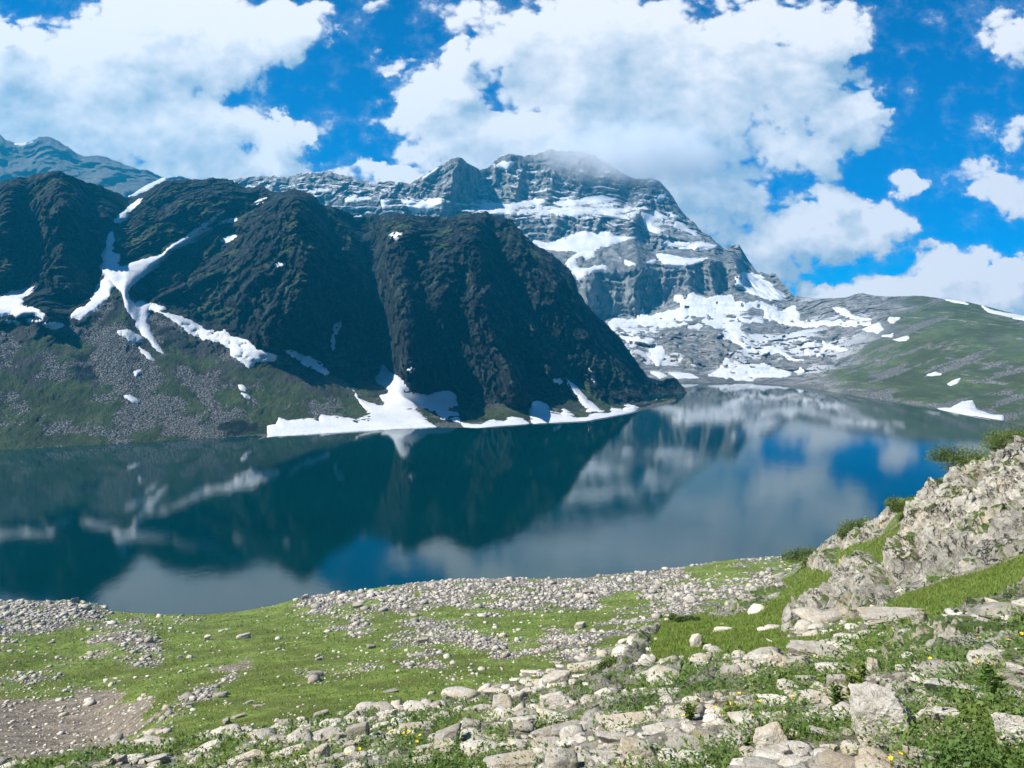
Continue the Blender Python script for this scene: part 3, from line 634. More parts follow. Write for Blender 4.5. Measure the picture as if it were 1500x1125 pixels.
m1 = [(250, 545, 1320), (985, 547, 1310), (1100, 549, 1300), (1150, 552, 1270), (1200, 556, 1190), (1250, 562, 1080), (1300, 571, 1010), (1350, 578, 960), (1400, 584, 925), (1470, 590, 880), (1650, 610, 780), (2400, 700, 560)]
m2 = [(250, 500, 1500), (940, 505, 1480), (1000, 512, 1480), (1060, 520, 1460), (1100, 520, 1450), (1150, 528, 1400), (1200, 530, 1320), (1250, 538, 1220), (1300, 546, 1120), (1350, 552, 1060), (1400, 555, 1010), (1470, 560, 960), (1650, 575, 850), (2400, 650, 620)]
m3 = [(250, 480, 1650), (900, 478, 1680), (950, 486, 1620), (1000, 492, 1580), (1060, 490, 1590), (1100, 495, 1560), (1150, 500, 1520), (1200, 500, 1440), (1250, 505, 1340), (1300, 512, 1230), (1350, 518, 1160), (1400, 520, 1110), (1470, 525, 1050), (1650, 540, 920), (2400, 610, 660)]
m4 = [(250, 460, 1980), (880, 470, 1990), (930, 465, 1990), (985, 440, 2020), (1000, 431, 2030), (1070, 431, 2020), (1090, 430, 2010), (1110, 440, 1960), (1150, 462, 1820), (1200, 472, 1640), (1250, 474, 1500), (1300, 482, 1360), (1350, 488, 1270), (1400, 488, 1210), (1470, 494, 1140), (1650, 510, 990), (2400, 570, 700)]
m5 = [(250, 400, 2080), (800, 396, 2075), (860, 400, 2060), (910, 396, 2055), (950, 386, 2070), (1000, 392, 2060), (1040, 384, 2080), (1075, 384, 2090), (1090, 405, 2120), (1110, 425, 2060), (1150, 448, 1930), (1200, 458, 1720), (1250, 458, 1590), (1300, 464, 1450), (1350, 466, 1360), (1400, 466, 1300), (1470, 474, 1220), (1650, 492, 1050), (2400, 540, 760)]
m6 = [(250, 370, 2240), (640, 330, 2230), (720, 340, 2230), (800, 354, 2235), (855, 340, 2260), (893, 338, 2265), (935, 350, 2240), (960, 368, 2230), (1000, 366, 2210), (1040, 370, 2200), (1075, 376, 2200), (1095, 400, 2200), (1115, 414, 2130), (1150, 440, 1990), (1200, 449, 1770), (1250, 449, 1650), (1300, 452, 1530), (1350, 453, 1440), (1400, 454, 1370), (1470, 464, 1280), (1650, 486, 1100), (2400, 520, 800)]
m7 = [(250, 320, 2300), (560, 305, 2280), (640, 306, 2270), (720, 314, 2290), (800, 318, 2300), (850, 316, 2310), (920, 322, 2310), (945, 338, 2310), (1000, 352, 2270), (1040, 362, 2250), (1075, 369, 2260), (1098, 394, 2260), (1120, 408, 2180), (1150, 435, 2030), (1200, 443, 1800), (1250, 442, 1700), (1300, 445, 1590), (1350, 445, 1500), (1400, 448, 1420), (1470, 460, 1320), (1650, 484, 1140), (2400, 512, 830)]
m8 = [(250, 305, 2330), (560, 290, 2300), (600, 294, 2296), (640, 292, 2292), (680, 300, 2312), (720, 298, 2400), (800, 295, 2470), (850, 293, 2480), (920, 300, 2470), (945, 310, 2440), (985, 318, 2420), (1000, 330, 2400), (1040, 355, 2330), (1075, 365, 2310), (1100, 390, 2300), (1125, 405, 2210), (1150, 431, 2060), (1200, 440, 1830), (1250, 438, 1740), (1300, 440, 1640), (1350, 440, 1540), (1400, 444, 1460), (1470, 458, 1350), (1650, 482, 1170), (2400, 506, 860)]
jag = fbm(np.stack([MX * 0.09, 0 * MX + 3, 0 * MX], -1), 4, 0.6) * 2.2 * (1 - 0.75 * sm(MX, 1150, 1200))
PX, PY, D, T = layer([m0, m1, m2, m3, m4, m5, m6, m7, m8, m_crest], MX, [10, 26, 26, 32, 40, 34, 28, 20, 62], dsmooth=9, psmooth=7, jag=jag)
right = sm(PX, 1120, 1230); green = sm(PX + (PY - 500) * 0.9, 1190, 1330)
gul = [([(672, 232), (660, 270), (650, 300)], 12, -45), ([(700, 250), (700, 290)], 10, 55), ([(745, 228), (745, 290)], 14, -20), ([(808, 220), (800, 290)], 14, -30), ([(880, 240), (860, 290)], 10, 22), ([(955, 265), (940, 310)], 12, -35), ([(925, 262), (915, 310)], 8, 35),
       ([(930, 315), (925, 350), (935, 392), (930, 450)], 11, -42), ([(945, 340), (958, 395), (960, 440)], 12, 26), ([(880, 320), (872, 338)], 4, -24), ([(1060, 366), (1062, 420)], 8, 36), ([(1084, 360), (1080, 410)], 8, -22), ([(865, 400), (862, 450)], 9, -18), ([(1010, 395), (1010, 430)], 12, -20),
       ([(940, 490), (930, 530)], 9, -14), ([(985, 497), (1005, 530)], 14, -24), ([(1045, 490), (1050, 520)], 12, -22), ([(1085, 500), (1080, 525)], 10, -20), ([(1060, 470), (1030, 500)], 8, 12), ([(1140, 508), (1150, 535)], 12, -16), ([(1190, 480), (1260, 490)], 12, -10)]
D = D + sculpt(PX, PY, gul) * (1 - 0.5 * green)
P0 = unproject(PX, PY, D); Q = P0 * [1, .35, 0.22]; Q3 = P0 * [1, .3, 0.9]
cliff = np.maximum(sm(T, 3.75, 4.15) * (1 - 0.85 * sm(T, 4.85, 5.1)), sm(T, 5.8, 6.1) * (1 - .85 * sm(T, 6.9, 7.05))); cliff = np.maximum(cliff, sm(T, 7.9, 8.15)) 
cliff = cliff * (1 - right)
low = sm(T, 0.9, 1.5) * (1 - sm(T, 3.4, 3.9)) * (1 - green)
rim = sm(T, 3.5, 4.5) * right * (1 - 0.75 * green)
crestfade = 1 - 0.8 * sm(T, 8.7, 9.0)
nlow = (ridged(Q / 95.0, 3, 0.55) - 0.9) * 24 * cliff + (ridged(Q3 / 70.0, 3, .55) - 0.9) * 16 * (low + rim * .5) + (fbm(Q3 / 160, 3) * 22 + (ridged(np.stack([P0[..., 0] * .9 + P0[..., 1] * .25, P0[..., 1] * .12, P0[..., 2] * .5], -1) / 60, 4, .55) - .9) * 9) * green
wp = np.stack([fbm(P0 / 110.0 + s_, 3, .6) for s_ in (0, 20, 40)], -1) * 40
b1, c1 = blocks((P0 + wp) * [1, .3, .45] / 46.0); b2, c2 = blocks((P0 + wp) * [1, .3, .7] / 20.0)
st = P0[..., 2] + 0.10 * P0[..., 0] + fbm(P0 / 140 + 2, 3) * 26
str_ = saw(st / 27, .3) * 11 + saw(st / 11 + .3, .3) * 4 - 7
nhigh = str_ * np.clip(cliff * .75 + .55 * (1 - right) * sm(T, 3.6, 4), 0, 1) + ((ridged((Q + wp * .5) / 40.0 + 5, 3, 0.6) - 0.9) * 6 + b1 * 9 - c1 * 6 + b2 * 5 - c2 * 3) * np.clip(cliff + 0.35 * (1 - right) * sm(T, 3.6, 4), 0, 1) + (b1 * 8 - c1 * 6 + b2 * 6 - c2 * 3 + fbm(Q3 / 8, 2) * 3) * (low + .7 * rim) + fbm(Q3 / 40, 4) * 4 * green * sm(T, .5, 1.5)
Dn0 = D - nlow * crestfade; D_M = Dn0 - nhigh * crestfade
P = unproject(PX, PY, D_M)
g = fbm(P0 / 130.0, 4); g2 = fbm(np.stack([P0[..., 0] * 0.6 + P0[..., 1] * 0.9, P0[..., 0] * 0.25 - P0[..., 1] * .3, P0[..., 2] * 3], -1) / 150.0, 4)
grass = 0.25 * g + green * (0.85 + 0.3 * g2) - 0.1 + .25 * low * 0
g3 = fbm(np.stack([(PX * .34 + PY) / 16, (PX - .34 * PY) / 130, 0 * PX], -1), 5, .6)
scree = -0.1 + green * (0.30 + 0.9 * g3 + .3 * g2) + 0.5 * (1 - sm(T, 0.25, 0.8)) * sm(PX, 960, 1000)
dirt = 0.1 + 0.4 * g * green
spots = np.clip(low + rim * .8, 0, 1) * (1 - sm(PX, 1270, 1330))
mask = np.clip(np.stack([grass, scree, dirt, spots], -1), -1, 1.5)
full = front_rows(back_rows(P, [(50, -40), (220, -220), (520, -520)]), [(30, -22), (4, -3)])
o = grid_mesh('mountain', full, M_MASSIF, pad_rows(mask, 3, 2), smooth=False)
tag(o, 'tall terraced grey massif with snowy ledges, its corrie and the low green hill beside it', 'mountain', kind='structure')
MS = [
 ([(782, 353), (800, 356), (820, 351), (845, 343), (858, 338), (868, 342), (880, 340), (893, 339), (899, 347), (932, 348), (910, 354), (888, 360), (874, 364), (862, 368), (840, 368), (815, 366), (797, 364)], 'broadest snow ledge of the massif, a long wedge halfway up its left face', None, {}),
 ([(828, 386), (838, 376), (848, 370), (862, 363), (869, 368), (872, 376), (862, 379), (850, 374), (842, 379), (845, 390), (855, 394), (870, 389), (888, 389), (887, 396), (862, 399), (852, 410), (845, 408), (838, 396)], 'hook-shaped snow patch under the broadest snow ledge', None, {}),
 ([(803, 308), (823, 305), (870, 307), (868, 313), (840, 317), (816, 315)], 'flat snow strip on the upper left ledge, left of a rock rib', None, dict(wob=1.4)),
 ([(878, 307), (919, 307), (900, 315), (887, 314)], 'flat snow strip on the upper ledge, right of a rock rib', None, dict(wob=1.4)),
 ([(812, 297), (835, 294), (850, 293), (859, 289), (882, 288), (903, 292), (872, 297), (844, 299), (827, 303)], 'thin snow streak above the two upper ledge strips', None, dict(wob=1.6, speck=.1)),
 ([(939, 311), (948, 313), (961, 310), (978, 319), (961, 321), (955, 324), (957, 332), (974, 338), (961, 341), (948, 335), (944, 323)], 'crooked snow patch like a bracket on the shadowed right face', None, dict(wob=1.4)),
 ([(976, 311), (1002, 317), (991, 320)], 'small snow wedge close to the right skyline of the massif', None, dict(wob=1.2)),
 ([(990, 325), (1000, 328), (1006, 333), (1021, 340), (1020, 345), (1006, 337), (987, 332)], 'slanting snow strip parallel to the right skyline', None, dict(wob=1.2)),
 ([(959, 292), (968, 286), (975, 283), (975, 290), (961, 296)], 'tiny snow patch high on the right shoulder', None, dict(wob=.8)),
 ([(969, 358), (978, 352), (993, 355), (1032, 355), (1049, 360), (1048, 363), (1020, 364), (993, 362)], 'long level snow ledge on the shadowed right face, upper one', None, dict(wob=1.2)),
 ([(961, 374), (970, 372), (983, 374), (993, 376), (1006, 379), (1036, 378), (1015, 387), (993, 391), (974, 389)], 'boat-shaped snow ledge on the shadowed right face, lower one', None, dict(wob=1.2)),
 ([(948, 384), (959, 380), (957, 386)], 'tiny snow scrap left of the boat-shaped ledge', None, dict(wob=.8)),
 ([(908, 378), (919, 382), (934, 387), (921, 389)], 'small snow streak on the edge between lit and shadowed faces', None, dict(wob=1)),
 ([(707, 293), (713, 297), (727, 298), (743, 300), (760, 297), (780, 293), (797, 291), (797, 297), (777, 300), (760, 301), (750, 313), (737, 313), (720, 315), (707, 307)], 'snow saddle between the pointed peak and the main summit', None, {}),
 ([(603, 295), (623, 295), (647, 290), (648, 300), (627, 308), (607, 310), (600, 306), (588, 292)], 'bright snow field at the foot of the pointed left peak', None, {}),
 ([(559, 293), (572, 294), (567, 301), (560, 304)], 'small snow patch left of the pointed peak', None, dict(wob=1)),
 ([(505, 292), (518, 287), (527, 284), (517, 293), (508, 296)], 'small slanting snow streak on the low left spur', None, dict(wob=1)),
 ([(620, 260), (632, 252), (642, 246), (637, 253), (625, 260)], 'snow streak along the skyline of the pointed peak', None, dict(wob=.8)),
 ([(727, 243), (737, 237), (752, 238), (743, 250), (733, 247)], 'snow patch near the left end of the summit', None, dict(wob=1)),
 ([(887, 473), (901, 467), (933, 469), (941, 452), (945, 463), (971, 458), (997, 453), (989, 431), (1008, 436), (1012, 427), (1029, 438), (1064, 431), (1072, 436), (1075, 444), (1109, 443), (1131, 447), (1144, 457), (1163, 447), (1173, 460), (1171, 470), (1275, 470), (1277, 475), (1187, 477), (1160, 477), (1130, 468), (1118, 464), (1122, 452), (1100, 450), (1082, 456), (1085, 464), (1110, 466), (1118, 472), (1088, 473), (1080, 481), (1056, 481), (1027, 481), (1024, 489), (995, 489), (981, 492), (933, 489), (909, 489), (896, 484)], 'wide grey snow apron spread below the great cliff with a long arm to the right', None, dict(speck=.27, bl=6, wob=4)),
 ([(952, 513), (960, 504), (971, 508), (973, 521), (965, 536), (955, 527)], 'upright snow patch between dark crags left in the corrie', None, {}),
 ([(1059, 473), (1077, 468), (1085, 481), (1086, 496), (1101, 503), (1107, 513), (1090, 508), (1067, 497), (1059, 489)], 'snow chute stepping down the middle of the corrie', None, dict(speck=.15)),
 ([(1109, 513), (1131, 503), (1136, 511), (1155, 519), (1163, 526), (1179, 528), (1157, 526), (1141, 517), (1120, 518)], 'snow strip curving over a dark knoll in the corrie', None, dict(wob=1.5)),
 ([(1171, 495), (1195, 500), (1184, 505), (1187, 519), (1180, 518), (1178, 506)], 'T-shaped snow patch on the corrie wall', None, dict(wob=1.2)),
 ([(1204, 497), (1211, 505), (1229, 507), (1240, 512), (1232, 515), (1214, 508), (1206, 519), (1196, 520), (1209, 509)], 'branching snow patch at the right end of the corrie wall', None, dict(wob=1.2)),
 ([(1053, 541), (1057, 534), (1064, 526), (1075, 535), (1107, 534), (1120, 531), (1144, 545), (1131, 551), (1110, 552), (1101, 558), (1072, 555), (1037, 549)], 'bright snow fan at the head of the lake', None, dict(speck=.2, wob=3)),
 ([(979, 545), (1008, 547), (1024, 553), (992, 554)], 'low snow strip on the lake head just past the tip of the ridge', None, dict(wob=1.4)),
 ([(950, 543), (965, 544), (977, 551), (966, 554)], 'snow patch close above the tip of the dark ridge', None, dict(wob=1)),
 ([(1011, 529), (1016, 533), (1021, 538), (1014, 536)], 'tiny snow streak left of the bright fan', None, dict(wob=.8)),
 ([(1219, 450), (1237, 452), (1253, 463), (1275, 468), (1250, 467), (1232, 459)], 'speckled snow band on the dark rim between massif and green hill', None, dict(speck=.12)),
 ([(1078, 405), (1092, 399), (1110, 402), (1122, 410), (1134, 421), (1148, 432), (1152, 438), (1120, 437), (1095, 426), (1078, 418)], 'streaky snow slope under the right-hand pinnacles', None, dict(speck=.02)),
 ([(1436, 446), (1457, 455), (1500, 462), (1620, 474), (1620, 486), (1500, 469), (1473, 463), (1447, 457)], 'bright snow cornice on the skyline of the green hill', None, dict(wob=.8, lift=3)),
 ([(1378, 436), (1407, 440), (1418, 445), (1400, 443)], 'thin snow line on the skyline left of the cornice', None, dict(wob=.6)),
 ([(1358, 550), (1370, 545), (1378, 548), (1366, 551)], 'flat snow spot in the middle of the green hillside', None, dict(wob=.7)),
 ([(1389, 562), (1398, 557), (1407, 553), (1402, 560), (1392, 564)], 'slanting snow streak low on the green hillside', None, dict(wob=.7)),
 ([(1364, 599), (1392, 597), (1410, 588), (1424, 587), (1431, 600), (1455, 607), (1470, 608), (1470, 622), (1430, 616), (1395, 609), (1366, 604)], 'snow bank like a small tent on the right-hand lake shore', None, dict(wob=.8, bl=1, thick=5, lift=1.5)),
 ([(1264, 483), (1280, 475), (1287, 473), (1294, 483), (1285, 488)], 'bright snow patch where the corrie rim meets the green hill', None, dict(wob=1)),
 ([(1310, 497), (1330, 492), (1331, 497), (1318, 499)], 'small snow strip on the green hill, farthest right of a scattered pair', None, dict(wob=.7)),
 ([(1293, 492), (1308, 489), (1306, 494)], 'small snow strip on the green hill, left one of a scattered pair', None, dict(wob=.7)),
 ([(1303, 465), (1317, 466), (1308, 473), (1301, 470)], 'snow spot under the rim of the green hill', None, dict(wob=.8)),
 ([(1067, 545), (1100, 541), (1135, 540), (1160, 546), (1148, 552), (1110, 549)], 'low ragged snow on the shore flats right of the bright fan', None, dict(speck=.25)),
 ([(1165, 545), (1172, 537), (1178, 541), (1174, 548)], 'tiny snow patch at the foot of the green hill', None, dict(wob=.8)),
 ([(905, 492), (930, 493), (960, 497), (950, 503), (920, 500)], 'patchy snow on the dark crags left of the corrie', None, dict(speck=.2)),
]
for poly, lab, grp_, kw in MS: snow_patch(PX, PY, Dn0, D_M, poly, lab, grp_, **kw)

# ------------------------------------------------------------------ hazy far mountain, top left
FX = cols(-60, 420, 2.5, lo=-1200, hi=520, coarse=20)
f_crest = [(-1200, 260, 3300), (-400, 215, 3300), (-150, 190, 3300), (0, 197, 3300), (8, 205, 3300), (22, 209, 3300), (35, 210, 3300), (52, 204, 3300), (58, 200, 3300), (68, 199, 3300), (75, 202, 3300), (85, 206, 3300), (100, 215, 3300), (115, 227, 3300), (133, 229, 3300), (145, 227, 3300), (160, 232, 3300), (180, 240, 3300), (200, 247, 3300), (220, 250, 3300), (235, 258, 3300), (245, 261, 3280), (262, 258, 3260), (275, 261, 3260), (290, 266, 3260), (420, 280, 3260), (520, 320, 3260)]
f2 = [(-1200, 330, 2900), (0, 270, 2950), (150, 275, 2980), (250, 285, 3050), (520, 340, 3100)]
f1 = [(-1200, 420, 2500), (0, 400, 2500), (520, 420, 2500)]
jag = fbm(np.stack([FX * 0.1, 0 * FX + 8, 0 * FX], -1), 3, 0.6) * 1.6
PX, PY, D, T = layer([f1, f2, f_crest], FX, [20, 50], dsmooth=5, psmooth=7, jag=jag)
P0 = unproject(PX, PY, D)
nz = (ridged(P0 * [1, 1, .5] / 240, 5, .55) - .9) * 60 * (1 - .8 * sm(T, 1.85, 2))
P = unproject(PX, PY, D - nz); mask = np.zeros(P.shape[:2] + (4,)); mask[..., 0] = .2
o = grid_mesh('far_mountain', back_rows(P, [(80, -60), (500, -500)]), M_FAR, pad_rows(mask, 2, 0))
tag(o, 'hazy blue mountain rising behind the left end of the dark ridge', 'mountain', kind='structure')
for poly, lab in [([(185, 289), (205, 277), (220, 269), (233, 262), (246, 259), (243, 270), (230, 280), (215, 290), (195, 300)], 'sunlit snow saddle sloping down from the hazy far mountain'),
                  ([(22, 210), (38, 207), (52, 203), (48, 208), (35, 212)], 'thin snow line on the skyline of the hazy far mountain')]:
    snow_patch(PX, PY, D, D - nz, poly, lab, wob=1.0, thick=8, lift=3)
# ------------------------------------------------------------------ meadow going down to the near shore
GX = cols(-40, 1240, 1.5, lo=-900, hi=1700, coarse=14)
g_crest = [(-900, 880, 235), (-150, 884, 250), (0, 881, 256), (60, 880, 258), (110, 880, 258), (140, 884, 262), (165, 895, None), (230, 900, None), (300, 900, None), (350, 896, None), (400, 887, None), (440, 876, 268), (500, 868, 272), (560, 860, 276), (600, 855, 280), (650, 850, 283), (700, 848, 285), (750, 847, 286), (850, 848, 286), (880, 843, 290), (920, 840, 292), (960, 836, 295), (1000, 830, 300), (1040, 824, 305), (1080, 819, 308), (1110, 817, 312), (1150, 815, 314), (1180, 812, 316), (1300, 800, 320), (1700, 780, 330)]
g_crest = [(x, y, d if d else float(shore_d(x, y)) * 0.995) for x, y, d in g_crest]
g5 = [(-900, 900, 205), (0, 900, 210), (110, 903, 215), (165, 908, 235), (300, 910, 240), (400, 902, 235), (500, 890, 225), (600, 885, 225), (700, 878, 225), (850, 876, 225), (960, 868, 225), (1080, 850, 230), (1180, 840, 240), (1700, 820, 250)]
g4 = [(-900, 950, 135), (0, 945, 145), (150, 935, 160), (300, 935, 165), (450, 930, 150), (600, 925, 145), (750, 925, 135), (850, 920, 135), (960, 905, 145), (1080, 890, 160), (1180, 870, 180), (1700, 860, 190)]
g3 = [(-900, 1000, 95), (0, 1000, 108), (150, 985, 118), (250, 975, 118), (350, 985, 100), (450, 990, 88), (600, 990, 82), (750, 985, 82), (850, 980, 82), (960, 960, 90), (1080, 945, 105), (1180, 930, 120), (1700, 900, 130)]
g2 = [(-900, 1060, 75), (0, 1055, 82), (150, 1045, 82), (230, 1030, 70), (350, 1040, 62), (450, 1045, 55), (600, 1040, 52), (750, 1030, 52), (850, 1020, 55), (960, 1000, 62), (1080, 990, 72), (1180, 980, 85), (1700, 960, 90)]
g1 = [(-900, 1150, 48), (0, 1125, 50), (150, 1120, 44), (300, 1115, 38), (450, 1105, 36), (600, 1090, 36), (750, 1080, 36), (850, 1070, 38), (1080, 1050, 46), (1700, 1030, 60)]
g0 = [(-900, 1300, 28), (0, 1260, 28), (300, 1230, 26), (600, 1200, 25), (850, 1180, 26), (1700, 1150, 36)]
PX, PY, D, T = layer([g0, g1, g2, g3, g4, g5, g_crest], GX, [24, 64, 62, 66, 58, 44], dsmooth=25, psmooth=25)
P = unproject(PX, PY, D)
back = 1 - sm(T, 5.4, 6.0)
mound = np.exp(-((PX - 190) / 75) ** 2 - ((PY - 935) / 20) ** 2) * 1.6 - np.exp(-((PX - 95) / 110) ** 2 - ((PY - 1045) / 32) ** 2) * 2.2
P[..., 2] += (fbm(P / 28.0, 3) * 1.1 + fbm(P / 7.0, 3) * 0.28) * back * sm(D, 15, 60) + mound * back
def paint(PX, PY, P, items, soft=16, wobble=17, f=12.0):
    r = np.zeros(PX.shape); q = P / f
    wx = fbm(q, 4) * wobble; wy = fbm(q + 50, 4) * wobble * 0.6
    for poly, amt in items: r = np.maximum(r, amt * sm(poly_sd(PX + wx, PY + wy, poly), -soft, soft * 0.8)) if amt > 0 else r * (1 + amt * sm(poly_sd(PX + wx, PY + wy, poly), -soft, soft * 0.8))
    return r
scree_polys = [([(-300, 870), (110, 872), (165, 895), (120, 915), (60, 928), (0, 938), (-300, 960)], 1.0),
               ([(430, 870), (560, 852), (700, 840), (850, 840), (1000, 822), (1200, 805), (1200, 850), (1080, 880), (1000, 900), (900, 888), (820, 888), (740, 895), (640, 893), (560, 900), (520, 922), (470, 905), (440, 890)], 0.95),
               ([(565, 925), (640, 912), (720, 905), (770, 915), (830, 925), (870, 945), (870, 962), (800, 962), (730, 958), (660, 950), (580, 952)], 0.95),
               ([(640, 955), (655, 968), (640, 985), (600, 978), (580, 968), (610, 958)], 0.9), ([(845, 935), (900, 900), (960, 900), (980, 920), (900, 928), (865, 950)], 0.8),
               ([(130, 930), (180, 915), (220, 925), (245, 960), (230, 980), (170, 975), (140, 960)], 0.5), ([(-100, 920), (60, 925), (20, 945), (-100, 960)], 0.5), ([(220, 905), (300, 915), (280, 920), (215, 914)], .5), ([(120, 1097), (200, 1058), (270, 1018), (330, 988), (362, 974), (366, 982), (330, 1002), (270, 1037), (200, 1078), (130, 1107)], .62), ([(112, 928), (150, 910), (215, 903), (215, 912), (160, 922), (125, 942)], .6), ([(440, 985), (520, 975), (560, 968), (562, 974), (520, 984), (450, 994)], .5), ([(-50, 1000), (70, 985), (120, 960), (125, 968), (75, 998), (-50, 1012)], .5)]
grass_back = [([(480, 888), (560, 880), (540, 895), (500, 900)], -0.6), ([(690, 870), (740, 873), (720, 885), (680, 880)], -0.8), ([(690, 908), (790, 905), (800, 935), (750, 945), (700, 930)], -0.9), ([(880, 875), (940, 872), (930, 888), (880, 890)], -0.9),
              ([(1010, 838), (1060, 826), (1120, 828), (1100, 842), (1030, 850)], -1.0), ([(1120, 820), (1180, 815), (1180, 830), (1130, 832)], -.8)]
scree = paint(PX, PY, P, scree_polys + grass_back)
dirt_polys = [([(-300, 1000), (60, 1010), (130, 1000), (215, 1015), (210, 1050), (150, 1085), (60, 1100), (-300, 1130)], 0.9), ([(120, 915), (200, 905), (245, 945), (235, 975), (180, 985), (130, 960)], 0.5), ([(300, 985), (360, 960), (375, 970), (330, 995)], 0.5), ([(60, 960), (110, 930), (90, 965), (50, 985)], .4), ([(110, 1090), (230, 1030), (245, 1035), (140, 1100)], .6)]
dirt = paint(PX, PY, P, dirt_polys) + 0.40 * fbm(P / 11, 4) - .06
grass = 0.85 + 0.30 * fbm(P / 10, 4)
scree = np.clip(scree * (0.95 + 1.0 * fbm(P / 9.0 + 2, 4)), 0, 1.2)
mask = np.clip(np.stack([grass, scree + 0.12 * fbm(P / 5, 3) - .05, dirt, np.ones_like(grass)], -1), -1, 1.5)
o = grid_mesh('meadow_ground', back_rows(P, [(14, -6), (40, -26), (90, -50)]), M_MEADOW, pad_rows(mask, 3, 0))
tag(o, 'green alpine meadow with bare soil and stone bands sloping down to the lake', 'meadow', kind='structure')
G = dict(P=P, PX=PX, PY=PY, D=D, scree=scree, dirt=dirt, N=grid_normals(P))

# ------------------------------------------------------------------ stony slope the camera stands on
NX = cols(-40, 1540, 1.6, lo=-900, hi=2300, coarse=14)
n_crest = [(-900, 1190, 24), (-150, 1140, 18.5), (60, 1118, 15.5), (150, 1103, 16), (270, 1084, 18), (380, 1070, 19), (480, 1046, 21), (600, 1032, 23), (700, 1012, 26), (800, 980, 30), (880, 957, 32), (915, 940, 34), (940, 925, 35), (960, 918, 36), (985, 908, 40), (1010, 902, 44), (1040, 895, 48), (1060, 884, 55), (1100, 868, 61), (1130, 850, 66), (1160, 836, 66), (1175, 822, 64), (1190, 815, 61), (1205, 803, 59), (1220, 789, 57), (1241, 780, 54), (1267, 772, 51), (1289, 760, 49), (1310, 742, 47), (1330, 730, 45), (1360, 722, 43), (1390, 712, 41), (1400, 694, 40), (1425, 690, 39), (1450, 678, 38), (1470, 664, 37), (1500, 645, 36), (1650, 570, 33), (2300, 480, 26)]
n5 = [(-900, 1191, 23), (-150, 1142, 18), (60, 1120, 15), (300, 1088, 17.5), (480, 1055, 19.5), (700, 1022, 23), (850, 978, 27), (960, 935, 31), (1060, 910, 38), (1150, 885, 38), (1230, 850, 36), (1300, 830, 30), (1350, 800, 29.5), (1400, 770, 30.5), (1450, 740, 31), (1500, 720, 31), (1650, 660, 28), (2300, 560, 20)]
n4 = [(-900, 1195, 20), (-150, 1146, 17), (60, 1123, 14), (300, 1095, 15), (480, 1070, 16.5), (700, 1036, 18.5), (850, 1000, 21), (960, 960, 24), (1060, 940, 26), (1150, 920, 26), (1230, 895, 25), (1300, 868, 22), (1400, 846, 20.5), (1500, 822, 19.5), (1650, 780, 17), (2300, 700, 12)]
n3 = [(-900, 1230, 15), (-150, 1165, 14), (60, 1135, 12.2), (300, 1108, 12.2), (480, 1090, 12.8), (700, 1060, 13), (850, 1030, 14), (960, 1000, 15), (1060, 980, 14.5), (1150, 960, 14), (1230, 945, 13.5), (1300, 930, 12.5), (1400, 915, 11.5), (1500, 900, 11), (1650, 870, 9.5), (2300, 800, 7)]
n2 = [(-900, 1320, 10), (-150, 1230, 10), (60, 1185, 9.2), (300, 1145, 9.2), (480, 1120, 9.6), (700, 1098, 9), (850, 1075, 9), (960, 1055, 8.8), (1100, 1035, 8.2), (1230, 1020, 7.6), (1300, 1010, 7.3), (1400, 1000, 7), (1500, 990, 6.8), (1650, 970, 6.2), (2300, 900, 4.6)]
n1 = [(-900, 1400, 7.5), (-150, 1330, 7), (60, 1290, 6.6), (300, 1250, 6.2), (480, 1220, 6.0), (700, 1185, 5.8), (960, 1150, 5.5), (1100, 1140, 5.2), (1300, 1130, 4.9), (1500, 1120, 4.7), (2300, 1060, 3.6)]
n0 = [(-900, 1900, 3.4), (300, 1750, 3.0), (750, 1700, 2.8), (1500, 1650, 2.5), (2300, 1500, 2.0)]
PX, PY, D, T = layer([n0, n1, n2, n3, n4, n5, n_crest], NX, [26, 60, 80, 76, 70, 70], dsmooth=15, psmooth=15)
P = unproject(PX, PY, D); PN0 = P.copy()
near = sm(D, 3, 8)
P[..., 2] += fbm(P / 2.6, 3) * 0.16 * near + fbm(P / 0.7, 3) * 0.045 * near + fbm(P / 9.0, 2) * 0.25 * sm(D, 8, 20) * (1 - sm(T, 5.4, 6) * .6)
turf_polys = [([(945, 925), (985, 905), (1040, 893), (1100, 882), (1150, 850), (1180, 820), (1240, 845), (1230, 866), (1175, 885), (1150, 925), (1200, 928), (1150, 952), (1100, 960), (1000, 972), (950, 965)], 1.0),
              ([(1200, 915), (1300, 885), (1330, 862), (1400, 846), (1500, 816), (1650, 770), (1700, 820), (1500, 868), (1430, 885), (1350, 905), (1280, 895), (1240, 915)], 1.0),
              ([(1222, 825), (1228, 806), (1290, 788), (1330, 762), (1330, 785), (1300, 800), (1295, 830), (1250, 838)], 1.0), ([(1180, 830), (1300, 745), (1420, 690), (1400, 720), (1320, 760), (1200, 815)], .7)]
turf = paint(PX, PY, P, turf_polys, soft=7, wobble=8, f=3.0)
patch = fbm(P / 1.6 + 4, 4)
herb = np.clip(0.5 + 1.5 * patch, 0, 1) * (1 - turf)
herb = np.maximum(herb, 0)
rightlow = sm(PX + (PY - 1000) * 1.2, 760, 1100)
herb *= 0.85 + 0.25 * rightlow
soil = paint(PX, PY, P, [([(1080, 1095), (1130, 1078), (1190, 1085), (1200, 1110), (1150, 1140), (1060, 1140)], 1.0), ([(1380, 1062), (1420, 1055), (1440, 1080), (1400, 1095)], .9)], soft=6, wobble=6, f=.6)
herb *= 1 - soil
mask = np.clip(np.stack([np.maximum(turf, herb * 0.95), 0.42 + .5 * fbm(P / 1.1 + 20, 4) - turf, soil + 0.35 + 0.4 * fbm(P / 1.5 + 11, 3) - turf, np.ones_like(turf)], -1), -1, 1.5)
